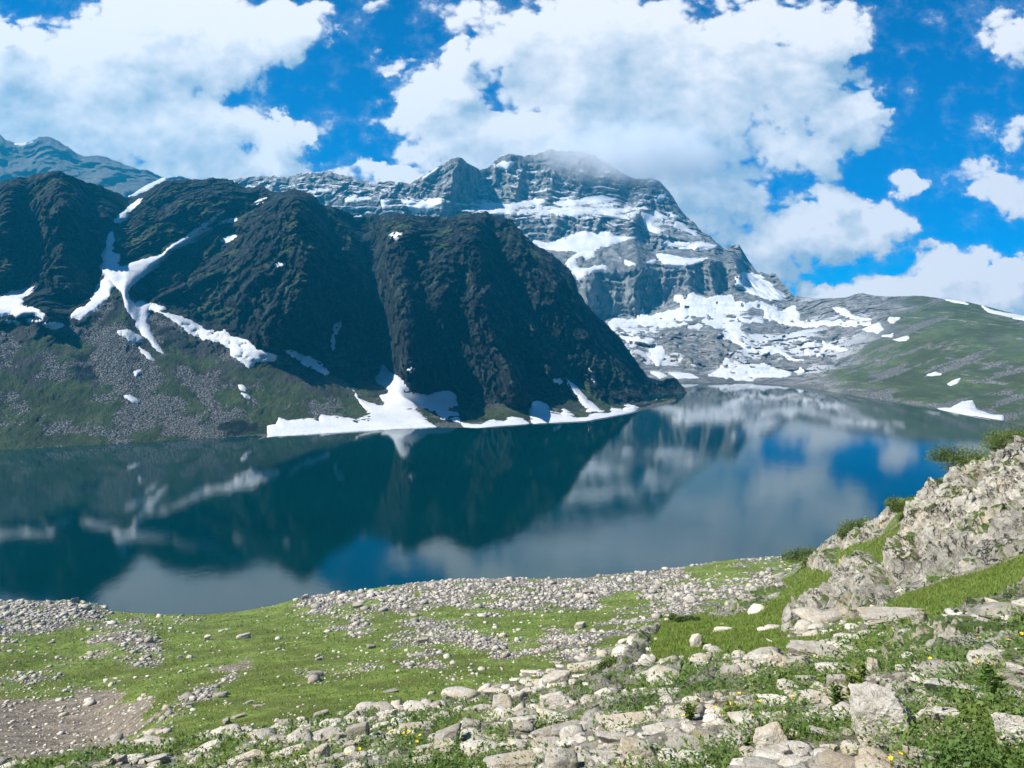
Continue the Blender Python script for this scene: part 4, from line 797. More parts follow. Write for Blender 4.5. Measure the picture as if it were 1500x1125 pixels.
full = back_rows(P, [(2.5, -2.5), (9, -10), (26, -30)])
o = grid_mesh('slope_ground', full, M_SLOPE, pad_rows(mask, 3, 0))
tag(o, 'steep stony slope with turf and soil in the foreground', 'slope', kind='structure')
NG = dict(P=P, PX=PX, PY=PY, D=D, T=T, turf=turf, herb=herb, soil=soil, N=grid_normals(P))
for gg in (G, NG): gg['qx'], gg['qy'] = project(gg['P'])

def hit(g, px, py):
    """first point of the sheet seen at image position px, py (None if the sheet does not reach it)"""
    i = int(np.argmin(np.abs(g['PX'][0] - px))); y = g['qy'][:, i]
    k = np.where((y[:-1] >= py) & (y[1:] < py))[0]
    if len(k) == 0: return None
    k = k[0]; t = (y[k] - py) / (y[k] - y[k + 1] + 1e-9)
    return g['P'][k, i] * (1 - t) + g['P'][k + 1, i] * t
def ground(px, py, prefer=None):
    for g in ((NG, G) if prefer is None else (prefer,)):
        h = hit(g, px, py)
        if h is not None: return h
    return None

# ------------------------------------------------------------------ rock outcrops standing out of the slope
def outcrop(poly, label, thick, grain, rough, shear=0.6, name='rock_outcrop', wob=5, sub=1):
    poly = np.array(poly, float); x0, y0 = poly.min(0) - 14; x1, y1 = poly.max(0) + 14
    m = (PX > x0) & (PX < x1) & (PY > y0) & (PY < y1); jj = np.where(m.any(1))[0]; ii = np.where(m.any(0))[0]
    s = np.s_[jj[0]:jj[-1] + 1, ii[0]:ii[-1] + 1]
    p = NG['P'][s]; px, py, d = PX[s], PY[s], D[s]
    q = p / grain
    # grain dips to the lower left: shear the noise space
    q = np.stack([q[..., 0] * 1.0 - shear * q[..., 2], q[..., 1], q[..., 2] * 1.0 + 0.5 * shear * q[..., 0]], -1)
    w = fbm(p / (grain * 0.5), 4)
    sd = poly_sd(px + w * wob, py + fbm(p / (grain * .5) + 9, 4) * wob, poly) * d / F_PX     # metres
    lift_ = np.clip(sd / (thick * 0.9), -0.6, 1); lift_ = np.where(lift_ > 0, np.sqrt(np.clip(lift_, 0, 1)), lift_)
    relief = 0
    for f, a in ((0.45, 1.0), (1.1, .55), (2.6, .26)):
        v, c = blocks(q * f * [1.0, 1.0, 1.5] + 9 * f); relief = relief + a * (0.55 * v - 1.3 * c)
    jt = (q[..., 0] * .75 + q[..., 2] * .66 + q[..., 1] * .2 + fbm(q * .8 + 3, 3) * .35); j2 = (q[..., 0] * -.5 + q[..., 2] * .85 - q[..., 1] * .3 + fbm(q * .7 + 8, 3) * .3)
    relief = relief * .6 + saw(jt * 1.35, .1) * .75 + saw(j2 * .9, .12) * .6 + saw(jt * 4.1 + .3, .15) * .22 - .75
    relief = (relief + 0.2) * rough * 0.62 + fbm(q * 5, 4, .6) * rough * .16
    off = thick * lift_ + relief * np.clip(lift_ * 1.4, 0, 1)
    nrm = NG['N'][s]; toc = np.array([0, 0, EYE]) - p; toc /= np.linalg.norm(toc, axis=-1, keepdims=True)
    dirv = nrm * 0.75 + toc * 0.55; dirv /= np.linalg.norm(dirv, axis=-1, keepdims=True)
    keep = sd > -0.35 * thick
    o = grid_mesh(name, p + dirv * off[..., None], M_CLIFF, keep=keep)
    tag(o, label, 'rock outcrop'); return o
outcrop([(1500, 642), (1470, 663), (1449, 677), (1401, 693), (1388, 713), (1362, 728), (1337, 749), (1321, 784), (1307, 797), (1295, 827), (1299, 845), (1323, 856), (1361, 853), (1374, 845), (1417, 837), (1470, 821), (1500, 811), (1700, 745), (1700, 545), (1600, 592)],
        'largest craggy outcrop, a lichen-spotted rock face filling the right edge above the green turf', 0.9, 2.4, 1.0)
outcrop([(1265, 813), (1283, 820), (1300, 848), (1313, 866), (1283, 884), (1257, 892), (1217, 902), (1180, 917), (1146, 929), (1150, 908), (1173, 885), (1217, 866), (1227, 845), (1241, 823)],
        'slanting broken outcrop running down left from below the largest rock face, tan and grey', 0.7, 1.7, 0.7)
outcrop([(1182, 830), (1203, 806), (1219, 790), (1241, 781), (1267, 772), (1289, 760), (1310, 740), (1321, 748), (1299, 769), (1283, 787), (1257, 796), (1227, 804), (1222, 828), (1203, 837)],
        'pale rock rib along the skyline under the juniper bushes', 0.6, 1.8, 0.5)
outcrop([(1036, 902), (1060, 888), (1124, 860), (1142, 850), (1156, 862), (1124, 880), (1092, 900), (1060, 906)], 'low pale rock band at the left end of the grassy shoulder', 0.5, 1.8, 0.5)
outcrop([(1288, 962), (1300, 940), (1310, 925), (1340, 915), (1385, 909), (1430, 911), (1462, 920), (1480, 935), (1462, 948), (1430, 955), (1400, 964), (1370, 966), (1340, 962), (1312, 968)], 'broad flat pinkish slab below the turf with dark lichen blotches', 0.24, 0.7, 0.16, shear=.3, wob=4)
outcrop([(1395, 898), (1425, 882), (1460, 880), (1475, 870), (1500, 860), (1620, 830), (1620, 875), (1500, 890), (1460, 900), (1420, 908)], 'long pale rock ledge along the lower edge of the turf at the right side', 0.3, .8, 0.2, shear=.3, wob=4)
outcrop([(900, 985), (912, 968), (930, 945), (945, 928), (962, 920), (968, 923), (955, 935), (950, 958), (940, 975), (920, 988)], 'steep tan slab leaning on the left end of the grassy bank', 0.55, 1.0, .25, wob=3)
outcrop([(830, 1020), (845, 1000), (880, 985), (930, 985), (985, 975), (1010, 980), (1000, 995), (950, 1005), (900, 1020), (860, 1028)], 'knobbly tan outcrop in the middle of the boulder slope', 0.3, .9, 0.3, wob=5)
outcrop([(985, 1025), (1010, 1005), (1040, 992), (1075, 998), (1100, 1010), (1070, 1020), (1030, 1028)], 'very pale whitish slab spread over the middle of the boulder slope', 0.16, .7, 0.12, wob=5)
outcrop([(845, 1062), (880, 1042), (930, 1028), (975, 1022), (985, 1032), (940, 1045), (900, 1062), (860, 1070)], 'long tan slab rising to the right with a dark hole in its middle', 0.2, .6, 0.14, wob=4)
# ------------------------------------------------------------------ boulders and stones
def ico(sub):
    b = bmesh.new(); bmesh.ops.create_icosphere(b, subdivisions=sub, radius=1.0)
    v = np.array([x.co[:] for x in b.verts]); f = np.array([[x.index for x in q.verts] for q in b.faces]); b.free(); return v, f
ICO = {s: ico(s) for s in (1, 2, 3, 4, 5)}
def rock_shape(seed, sub, dims=(1, 1, .7), planes=9, sharp=60, rough=0.05, slab=0.0):
    r = np.random.RandomState(seed); v, f = ICO[sub]
    ax = np.concatenate([np.eye(3), -np.eye(3)]) + r.normal(size=(6, 3)) * .24
    n = np.concatenate([ax, r.normal(size=(planes, 3))]); n /= np.linalg.norm(n, axis=1)[:, None]; h = np.concatenate([r.uniform(.62, .9, 6), r.uniform(0.78, 1.2, planes)])
    if slab: n = np.concatenate([n, [[r.normal() * .12, r.normal() * .12, 1.0], [0, 0, -1.0]]]); n /= np.linalg.norm(n, axis=1)[:, None]; h = np.concatenate([h, [1 - slab, .8]])
    dots = np.clip(v @ n.T, 0, None) / h
    rad = (dots ** sharp).sum(1) ** (-1.0 / sharp); rad = np.minimum(rad, 1.7)
    p = v * rad[:, None]
    p = p / (np.abs(p).max(0) + 1e-9)
    if rough:
        q = p * 2.1 + seed * 3.1
        p = p * (1 + rough * (fbm(q, 5, .65) + 1.1 * (ridged(q * 1.1, 4, .6) - .9)))[:, None]
    return p * np.array(dims), f
def mesh_of(name, v, f, mat):
    me = bpy.data.meshes.new(name); me.from_pydata(v.tolist(), [], f.tolist()); me.polygons.foreach_set('use_smooth', np.full(len(f), len(v) < 700)); me.materials.append(mat); me.update(); return me

# px, py (centre), width, height in photograph pixels; roll; slab; label
BOULDERS = [
 (1290, 1040, 98, 78, 12, 0, 'largest near boulder, pale yellow-grey with a blunt peak, among green herbs'),
 (1321, 1008, 36, 30, -25, 0, 'small blue-grey boulder behind the largest near boulder'),
 (1351, 1017, 22, 18, 0, 0, 'round whitish stone between the largest near boulder and a long slab'),
 (1404, 1005, 98, 24, 3, .4, 'long level pale slab right of the largest near boulder'),
 (1490, 1075, 80, 62, 8, 0, 'big boulder cut off by the right edge of the picture near the bottom'),
 (1372, 1048, 78, 28, 8, .3, 'flat pale slab just right of and below the largest near boulder'),
 (1352, 1108, 64, 36, 5, 0, 'pale boulder at the bottom edge below the flat slab'),
 (1362, 1088, 46, 11, 0, .4, 'thin white slab with a dark hollow under its right end'),
 (1446, 1096, 44, 13, 2, .3, 'thin pale slab in front of the right-edge boulder'),
 (1299, 904, 88, 30, 6, .2, 'low dome of rock with a dark crack lying on the turf'),
 (1345, 908, 30, 34, 10, 0, 'rounded tan rock pressed against the dark-cracked dome'),
 (1197, 950, 88, 26, 6, .35, 'whitish flat rock at the lower left edge of the turf'),
 (1169, 972, 42, 26, 10, 0, 'blocky pale rock below the whitish flat rock'),
 (1250, 935, 60, 14, 5, .4, 'thin whitish slab between the dome and the whitish flat rock'),
 (1232, 998, 46, 24, 5, .2, 'white rock behind the yellow-green plants'),
 (1280, 974, 24, 24, 10, 0, 'small grey block under the left end of the pinkish slab'),
 (1183, 1021, 68, 22, 4, .3, 'slab roofing a dark hollow left of the largest near boulder'),
 (1181, 996, 34, 15, 6, .2, 'small cream rock above the slab with the dark hollow'),
 (1360, 998, 32, 20, 8, 0, 'cream rock behind the round whitish stone'),
 (1232, 1122, 48, 20, 4, .2, 'grey-white rock cut by the bottom edge'),
 (1181, 1115, 26, 16, 0, .1, 'pinkish stone lying on the bare soil at the bottom'),
 (1240, 1071, 24, 13, 0, .2, 'small cream stone in herbs left of the foot of the largest near boulder'),
 (1215, 1096, 28, 13, 4, .3, 'flat grey stone at the edge of the bare soil'),
 (1289, 1094, 28, 16, 4, 0, 'speckled brown stone in the herbs below the largest near boulder'),
 (1477, 935, 34, 24, 8, 0, 'angular tan block on the right end of the pinkish slab'),
 (1460, 958, 24, 14, 8, .2, 'small pink-white stone below the right end of the pinkish slab'),
 (1490, 1003, 50, 14, 4, .3, 'pale slab touching the right edge of the picture'),
 (824, 1114, 50, 42, -4, 0, 'bright white boulder with a jagged top at the bottom edge'),
 (1003, 1111, 78, 30, 3, .3, 'flat-topped block with a dark shaded right side at the bottom edge'),
 (1024, 1089, 98, 20, 4, .3, 'long cream slab behind the flat-topped block'),
 (1087, 1079, 27, 22, 6, 0, 'cream block at the right end of the long cream slab'),
 (1128, 1076, 54, 38, 10, 0, 'pale boulder left of the bare soil'),
 (1141, 1060, 34, 18, 14, 0, 'grey-white rock leaning on the pale boulder by the soil'),
 (937, 1096, 54, 32, 6, .1, 'pale low boulder in green herbs left of the flat-topped block'),
 (901, 1096, 24, 15, 6, .1, 'small white stone left of the pale low boulder'),
 (838, 1088, 48, 19, 8, .3, 'white flat rock just above the jagged white boulder'),
 (965, 1066, 52, 13, 10, .4, 'thin slab rising to the right in the herbs, above the pale low boulder'),
 (991, 1074, 32, 24, 12, 0, 'grey-white angular rock right of the thin rising slab'),
 (918, 1056, 92, 20, 8, .3, 'pinkish slab under the long tan slab'),
 (824, 1066, 58, 24, 10, .2, 'pale rock sloping up to the right, above the white flat rock'),
 (1068, 988, 42, 30, 6, 0, 'pink-grey block behind the very pale whitish slab'),
 (951, 990, 62, 22, 14, .3, 'tilted slab with a black overhang under it'),
 (812, 1026, 44, 30, 16, 0, 'grey-white block with a dark notch at the left end of the knobbly outcrop'),
 (815, 994, 44, 26, 14, 0, 'rounded pale rock above the notched block on the edge of the slope'),
 (861, 974, 62, 16, 6, .3, 'low pale rock on the slope edge in front of the meadow'),
 (1019, 938, 20, 24, -16, 0, 'leaning pale rock standing alone in the grassy bank'),
 (1036, 948, 14, 11, 4, 0, 'small white stone beside the leaning rock in the grassy bank'),
 (957, 964, 13, 14, -14, 0, 'small upright stone at the foot of the steep tan slab'),
 (1125, 972, 62, 28, 10, .2, 'pale rock with a greenish top at the lower edge of the grassy bank'),
 (1061, 922, 30, 9, 8, .4, 'flat white slab lying in the grassy bank'),
 (1134, 1026, 54, 20, 8, .3, 'pale rounded slab rising right, left of the dark hollow'),
 (1200, 860, 0, 0, 0, 0, ''),
 (655, 1078, 42, 38, 6, 0, 'bright white boulder on the left boulder slope with a square top'),
 (636, 1094, 66, 24, 8, .3, 'pale slab under the square-topped white boulder'),
 (690, 1065, 30, 30, -8, 0, 'pointed rock with a black shaded right side'),
 (706, 1084, 62, 18, 8, .35, 'slab with a dark gap beneath it right of the square-topped white boulder'),
 (799, 1073, 46, 20, 14, .2, 'wedge-shaped grey rock right of the dark gapped slab'),
 (735, 1030, 32, 28, 4, 0, 'cream block on the upper edge of the boulder slope'),
 (762, 1023, 38, 22, 6, 0, 'pinkish white rock right of the cream block on the slope edge'),
 (700, 1040, 44, 18, 6, .2, 'low pale rock left of the cream block on the slope edge'),
 (765, 1055, 48, 15, 8, .3, 'thin pale slab below the pinkish white rock'),
 (519, 1047, 36, 21, 10, 0, 'pale heap-like rock on the left part of the slope edge'),
 (524, 1068, 38, 24, 4, 0, 'grey block with a black right side below the heap-like rock'),
 (477, 1074, 62, 22, 8, .2, 'long pale rock left of the block with the black side'),
 (466, 1100, 38, 22, 10, .1, 'pale rock below the long pale rock'),
 (472, 1118, 50, 22, 6, .1, 'rock with a dark hollow at the bottom edge, left of the middle'),
 (517, 1090, 38, 17, 6, 0, 'pinkish stone beside the yellow flowers'),
 (610, 1063, 54, 13, 6, .4, 'thin pale slab in front of the meadow edge'),
 (562, 1088, 44, 14, 4, .3, 'thin whitish slab above the pinkish stone'),
 (610, 1113, 48, 17, 6, .2, 'pale rounded rock at the bottom edge below the pale slab'),
 (168, 1113, 40, 16, 8, .2, 'rock with a black shaded mouth at the bottom left corner of the slope'),
 (225, 1111, 54, 16, 8, .2, 'pale flat rock right of the one with the black mouth'),
 (303, 1092, 44, 16, 14, .2, 'tilted rock with a dark underside on the left slope edge'),
 (360, 1108, 62, 20, 8, .2, 'wide pale rock at the bottom edge, left part'),
 (420, 1100, 54, 22, 8, .1, 'angular pale rock between two dark gaps on the left slope'),
 (396, 1088, 34, 16, 10, .1, 'pale stone on the slope edge above the wide pale rock'),
 (331, 1055, 13, 16, 0, 0, 'dark upright stone of a pair in the meadow'),
 (349, 1048, 22, 9, 6, .2, 'pale flat stone of a pair in the meadow'),
 (237, 1071, 22, 9, 4, .3, 'flat whitish slab lying alone on the lower meadow'),
 (111, 879, 15, 8, 0, 0, 'single block on top of the left stone bank by the water'),
 (447, 874, 11, 8, 0, 0, 'block at the left tip of the stone bank above the shore'),
 (304, 934, 11, 10, 0, 0, 'dark grey boulder on the meadow below the shore curve'),
 (357, 931, 22, 9, 0, .1, 'low grey boulders on the meadow below the left tip of the stone bank'),
 (463, 987, 24, 10, 0, .1, 'dark-sided boulder in the middle of the meadow'),
 (620, 938, 18, 11, 0, 0, 'wedge-shaped boulder in the stone band'),
 (613, 958, 24, 6, 6, .4, 'dark flat slab on the small stone patch'),
 (862, 867, 18, 9, 0, 0, 'grey boulder on the stone bank near the water'),
 (849, 915, 18, 10, 0, 0, 'dark boulder at the right end of the stone band'),
 (523, 886, 16, 9, 0, 0, 'grey boulder on the left part of the stone bank'),
 (543, 947, 15, 7, 0, .1, 'boulder at the left end of the stone band'),
 (830, 936, 9, 7, 0, 0, 'small white boulder between stone band and slope edge'),
 (571, 1011, 22, 6, 3, .3, 'flat white stone on the open meadow above the slope edge'),
 (585, 1036, 17, 7, 0, .1, 'small white stone right against the slope edge'),
 (470, 1045, 24, 12, 0, 0, 'grey boulder on the meadow at the left slope edge'),
 (773, 998, 30, 9, 4, .2, 'pale low rocks on the meadow just left of the slope edge'),
 (818, 971, 11, 5, 0, .2, 'small white stone in the meadow near the slope edge'),
 (276, 1032, 18, 7, 0, .2, 'grey stones on the brow above the bare hollow'),
 (365, 1028, 13, 6, 0, .2, 'white stone in the meadow, left of a pair above the dark upright stone'),
 (377, 1034, 16, 5, 0, .3, 'white stone in the meadow, right of a pair above the dark upright stone'),
 (411, 1057, 17, 7, 0, .2, 'pale stone on the meadow close to the left slope edge'),
 (264, 962, 9, 5, 0, .1, 'small boulder right of the round bare mound'),
 (467, 965, 11, 5, 0, .2, 'small white stone on the meadow above the dark-sided boulder'),
 (942, 862, 16, 7, 0, .1, 'grey boulder on the stone bank right of centre'),
 (1012, 877, 20, 9, 0, 0, 'dark boulder pile at the right end of the stone bank'),
]
def place_rock(name, px, py, w, h, roll, slab, seed, sub, mat, mesh=None):
    """set a rock on the ground so that the part standing out of it has the given size and place"""
    gpy = py + h * 0.30; g = ground(px, gpy)
    if g is None: gpy = py + h * 0.5 + 8; g = ground(px, gpy)
    if g is None: return None
    if mesh is None:
        v, f = rock_shape(seed, sub, (1, 1, 1), slab=slab, rough=0.05)
        mesh = mesh_of(name, v, f, mat); UNIT[mesh.name] = v
    v = UNIT[mesh.name][::(1 if len(UNIT[mesh.name]) < 800 else 4)]
    o = bpy.data.objects.new(name, mesh); COL.objects.link(o)
    d = g[1]; W = w * d / F_PX; Hh = h * d / F_PX
    sx, sz, gx = W * .54, max(Hh * .55, W * .16), px
    rot = (R_(random.uniform(-8, 4)), R_(-roll), math.atan2(-g[0], g[1]) + R_(random.uniform(-12, 12)))
    from mathutils import Euler
    M3 = np.array(Euler(rot).to_matrix())
    gr = NG if hit(NG, px, gpy) is not None else G
    for it in range(5):
        g2 = ground(gx, gpy, gr)
        if g2 is not None: g = g2
        i_ = int(np.argmin(np.abs(gr['PX'][0] - gx))); j_ = int(np.argmin(np.linalg.norm(gr['P'][:, i_] - g, axis=1)))
        n = gr['N'][max(0, j_ - 3):j_ + 4, max(0, i_ - 3):i_ + 4].reshape(-1, 3).mean(0); n /= np.linalg.norm(n)
        sy = np.clip(0.85 * sz / max(sx, 1e-6), .45, .85) * sx
        loc = g + n * sz * 0.42
        wv = (v * [sx, sy, sz]) @ M3.T + loc
        vis = ((wv - g) @ n) > 0
        qx, qy = project(wv[vis]); bw, bh = np.ptp(qx), np.ptp(qy)
        if it == 4: break
        sx *= np.clip(w / bw, .6, 1.6); sz *= np.clip(h / bh, .6, 1.6) ** .9; sz = np.clip(sz, .12 * sx, 1.3 * sx)
        gx += px - (qx.max() + qx.min()) / 2; gpy += np.clip(py - (qy.max() + qy.min()) / 2, -12, 12)
    o.scale = (sx, sy, sz); o.rotation_euler = rot; o.location = loc
    ROCKS.append((loc[0], loc[1], sx, sy))
    return o
UNIT = {}
random.seed(5); ROCKS = []
for i, (px, py, w, h, roll, slab, lab) in enumerate(BOULDERS):
    if not lab: continue
    far = py < 1060 and ground(px, py, NG) is None
    o = place_rock('boulder', px, py, w, h, roll, slab, 100 + i, 4 if w < 60 else 5, M_STONE if far else M_ROCK)
    if o: tag(o, lab, 'boulder')

# medium rocks between the named ones
protos = []
for i in range(16):
    v, f = rock_shape(300 + i, 4, (1, 1, 1), slab=(.15, .3, .45)[i % 3], rough=0.05); protos.append(mesh_of('rock', v, f, M_ROCK)); UNIT[protos[-1].name] = v
def zone_of(px, py):
    if px < 620: return ('pale angular rock in the left arm of the boulder slope', 'rocks of the left boulder slope')
    if px < 1000: return ('pale angular rock in the middle of the boulder slope', 'rocks of the middle boulder slope')
    if py < 985: return ('pale rock scattered along the foot of the turf at right', 'rocks along the foot of the turf')
    return ('pale stone half hidden in the herbs at lower right', 'stones in the herbs at lower right')
rr = np.random.RandomState(11); nrock = 0; taken = [(b[0], b[1], b[2]) for b in BOULDERS if b[6]]
tries = 0
while nrock < 190 and tries < 6000:
    tries += 1
    px = rr.uniform(-60, 1680); py = rr.uniform(925, 1140)
    h = hit(NG, px, py)
    if h is None: continue
    i = int(np.argmin(np.abs(NX - px))); j = int(np.argmin(np.abs(NG['qy'][:, i] - py)))
    if NG['turf'][j, i] > 0.25 and rr.rand() > 0.06: continue
    if px > 1050 and py > 985 and rr.rand() < 0.55: continue
    w = float(np.clip(rr.lognormal(3.6, 0.42), 16, 95)) * (0.55 + 0.45 * (py - 900) / 220)
    if any(abs(px - a) < (w + c) * 0.42 and abs(py - b) < (w + c) * 0.16 for a, b, c in taken): continue
    hh = w * rr.uniform(0.2, 0.44)
    o = place_rock('rock', px, py, w, hh, rr.uniform(-6, 18), 0, 0, 3, None, mesh=protos[rr.randint(16)])
    if o is None: continue
    lab, grp_ = zone_of(px, py); tag(o, lab, 'rock', grp_); taken.append((px, py, w)); nrock += 1

def scatter_mesh(name, pts, nrm_size, mat, sub, seed, flat=0.6, nprot=8):
    r = np.random.RandomState(seed); V, Fs, off = [], [], 0
    pr = [rock_shape(seed * 10 + k, sub, (1, 1, 1), rough=0.08 if sub > 1 else 0.0) for k in range(nprot)]
    for p, s in zip(pts, nrm_size):
        v, f = pr[r.randint(nprot)]; a = r.uniform(0, 6.28); c, sn = math.cos(a), math.sin(a)
        q = v * np.array([s * r.uniform(.8, 1.3), s * r.uniform(.7, 1.1), s * flat * r.uniform(.6, 1.3)])
        tl = r.normal(0, .25); q = np.stack([q[:, 0], q[:, 1] * math.cos(tl) - q[:, 2] * math.sin(tl), q[:, 1] * math.sin(tl) + q[:, 2] * math.cos(tl)], 1)
        q = np.stack([q[:, 0] * c - q[:, 1] * sn, q[:, 0] * sn + q[:, 1] * c, q[:, 2]], 1)
        V.append(q + p); Fs.append(f + off); off += len(v)
    return raw_mesh(name, np.concatenate(V), np.concatenate(Fs), mat)
def sample(g, weight, n, r):
    w = weight.ravel().clip(0); c = np.cumsum(w); k = np.searchsorted(c, r.rand(n) * c[-1]); j, i = np.unravel_index(k, weight.shape)
    j = np.clip(j, 0, weight.shape[0] - 2); i = np.clip(i, 0, weight.shape[1] - 2)
    a, b = r.rand(n)[:, None], r.rand(n)[:, None]; P = g['P']
    return (P[j, i] * (1 - a) + P[j, i + 1] * a) * (1 - b) + (P[j + 1, i] * (1 - a) + P[j + 1, i + 1] * a) * b, j, i
inframe = lambda g, m=40: ((g['qx'] > -m) & (g['qx'] < 1500 + 4 * m) & (g['qy'] < 1150))
r = np.random.RandomState(21)
area = np.maximum(np.abs(np.gradient(G['qx'], axis=1) * np.gradient(G['qy'], axis=0)), 0.05)
wt = np.where(inframe(G), area * np.clip(G['scree'] - .1, 0, 1) ** 1.6 * (0.75 + .9 * fbm(G['P'] / 6, 3)).clip(0.05), 0)
pts, j, i = sample(G, wt, 21000, r)
dist = pts[:, 1]; size = np.clip(r.lognormal(-1.62, 0.65, len(pts)), 0.08, 1.5) * np.clip(dist / 200, 0.5, 1.2)
o = scatter_mesh('meadow_stones', pts + np.array([0, 0, 1]) * size[:, None] * .2, size, M_STONE, 1, 5)
tag(o, 'grey stones covering the banks and bands of the meadow', 'stones', kind='stuff')
wt = np.where(inframe(G), area * (0.10 + (fbm(G['P'] / 9 + 5, 4) > .22) * 1.0 + 0.8 * (G['dirt'] > .4)), 0)
pts, j, i = sample(G, wt, 5200, r); size = np.clip(r.lognormal(-1.9, 0.6, len(pts)), 0.05, .8) * np.clip(pts[:, 1] / 110, 0.4, 1.6)
o = scatter_mesh('scattered_stones', pts + np.array([0, 0, 1]) * size[:, None] * .15, size, M_ROCK, 1, 6, flat=.45)
tag(o, 'small pale stones strewn over the green meadow', 'stones', kind='stuff')
area = np.maximum(np.abs(np.gradient(NG['qx'], axis=1) * np.gradient(NG['qy'], axis=0)), 0.05)
wtN = np.where(inframe(NG), area * np.clip(1 - 1.3 * NG['turf'], 0.012, 1) * (1.1 - .85 * NG['herb']) * (NG['T'] < 5.99), 0)
wtN = wtN * np.where((PX > 1180) & (PY < 880), .15, 1)
pts, j, i = sample(NG, wtN, 2700, r); size = np.clip(r.lognormal(-2.85, 0.7, len(pts)), 0.015, .34) * np.clip(pts[:, 1] / 12, .5, 2.2)
o = scatter_mesh('rubble', pts + np.array([0, 0, 1]) * size[:, None] * .15, size, M_ROCK, 2, 7, flat=.36)
tag(o, 'pale rubble filling the gaps between the rocks of the slope', 'stones', kind='stuff')
# ------------------------------------------------------------------ herbs, turf, bushes, flowers
M_HERB = leaf_mat('herb_leaves', (0.060, 0.115, 0.025), (0.120, 0.190, 0.042), (0.15, 0.20, 0.045))
M_TURF = leaf_mat('turf_blades', (0.135, 0.200, 0.036), (0.235, 0.300, 0.066), (0.19, 0.24, 0.05))
M_JUN = leaf_mat('juniper_needles', (0.045, 0.085, 0.024), (0.105, 0.150, 0.036), (0.14, 0.18, 0.04), trans=.2)
M_YG = leaf_mat('yellowish_leaves', (0.12, 0.17, 0.025), (0.18, 0.22, 0.04))
M_STEM, k, b = new_mat('woody_stem'); b.inputs['Base Color'].default_value = (0.09, 0.065, 0.045, 1)
M_GSTEM, k, b = new_mat('green_stem'); b.inputs['Base Color'].default_value = (0.07, 0.12, 0.03, 1)
M_PETAL, k, b = new_mat('yellow_petals'); b.inputs['Base Color'].default_value = (0.80, 0.52, 0.01, 1); b.inputs['Roughness'].default_value = .6
M_EYE, k, b = new_mat('flower_centre'); b.inputs['Base Color'].default_value = (0.55, 0.26, 0.01, 1)

def leaves(c, size, r, spread=0.9, aspect=2.2, up=0.5):
    """folded leaf of two triangles pairs per centre: returns verts, quads"""
    n = len(c); a = r.uniform(0, 6.283, n); el = np.clip(r.normal(up, spread * .5, n), -.4, 1.45)
    d = np.stack([np.cos(a) * np.cos(el), np.sin(a) * np.cos(el), np.sin(el)], 1)
    s = np.cross(d, [0, 0, 1.0]); s /= np.linalg.norm(s, axis=1)[:, None] + 1e-9
    nn = np.cross(s, d); rl = r.uniform(-.7, .7, n)[:, None]; s = s * np.cos(rl) + nn * np.sin(rl)
    L = size[:, None]; Wd = L / aspect * .5
    p0 = c; p1 = c + d * L * .5 + s * Wd; p2 = c + d * L * 1.0 - nn * L * .12; p3 = c + d * L * .5 - s * Wd
    V = np.stack([p0, p1, p2, p3], 1).reshape(-1, 3); q = np.arange(4 * n).reshape(n, 4); return V, q
def blades(c, hgt, r, wid):
    n = len(c); a = r.uniform(0, 6.283, n); ln = r.uniform(.1, .7, n)
    d = np.stack([np.cos(a) * ln, np.sin(a) * ln, np.ones(n)], 1) * hgt[:, None]
    b2 = r.uniform(0, 6.283, n); s = np.stack([np.cos(b2), np.sin(b2), np.zeros(n)], 1) * wid[:, None]
    V = np.stack([c - s, c + s, c + d], 1).reshape(-1, 3); return V, np.arange(3 * n).reshape(n, 3)
r = np.random.RandomState(33)
herb_w = np.where(inframe(NG, 50) & (NG['D'] < 26), area * np.clip(NG['herb'] * 1.5 - .35, 0, 1) * (1 - NG['turf']), 0)
cl, j, i = sample(NG, herb_w, 6300, r)
def off_rocks(c, grow=1.0):
    ok = np.ones(len(c), bool)
    for x, y, a_, b_ in ROCKS:
        if y < 60: ok &= ((c[:, 0] - x) / (a_ * grow)) ** 2 + ((c[:, 1] - y) / (b_ * grow)) ** 2 > 1
    return ok
cl = cl[off_rocks(cl, 1.12)]

k_ = 13; c = np.repeat(cl, k_, 0); dist = np.repeat(cl[:, 1], k_)
rad = np.clip(r.lognormal(-2.4, .35, len(cl)), .04, .2); c = c + r.normal(size=c.shape) * np.repeat(rad, k_)[:, None] * [1, 1, .45]
c[:, 2] += np.repeat(rad, k_) * .55
size = np.clip(r.lognormal(-3.15, .35, len(c)), .018, .085) * np.clip(dist / 8.5, .8, 1.7)
V, q = leaves(c, size, r, aspect=2.0)
o = raw_mesh('herbs', V, q, M_HERB, smooth=False); tag(o, 'leafy green herbs growing between the near rocks', 'herbs', kind='stuff')
tw = np.where(inframe(NG, 50), area * np.clip(NG['turf'] * 1.3 - .2, 0, 1), 0)
cl, j, i = sample(NG, tw, 70000, r); hg = np.clip(r.normal(.055, .02, len(cl)), .02, .11) * np.clip(cl[:, 1] / 18, .8, 2.0)
V1, q1 = blades(cl, hg, r, .006 * np.clip(cl[:, 1] / 12, 1, 4))
mw = np.where(inframe(G, 20), np.maximum(np.abs(np.gradient(G['qx'], axis=1) * np.gradient(G['qy'], axis=0)), .05) * np.clip(1 - G['scree'] * 1.6, 0, 1) * np.clip(1 - G['dirt'] * 1.3, 0, 1) * np.clip(.6 + 1.4 * fbm(G['P'] / 5, 4), .05, 2), 0)
cm, j, i = sample(G, mw, 60000, r); hg_ = np.clip(r.normal(.2, .07, len(cm)), .05, .4) * np.clip(cm[:, 1] / 90, .5, 2.2)
V2, q2 = blades(cm, hg_, r, .06 * np.clip(cm[:, 1] / 90, .4, 2.2))
o = raw_mesh('meadow_grass', V2, q2, M_TURF, smooth=False); tag(o, 'tufts of grass all over the green meadow', 'grass', kind='stuff')
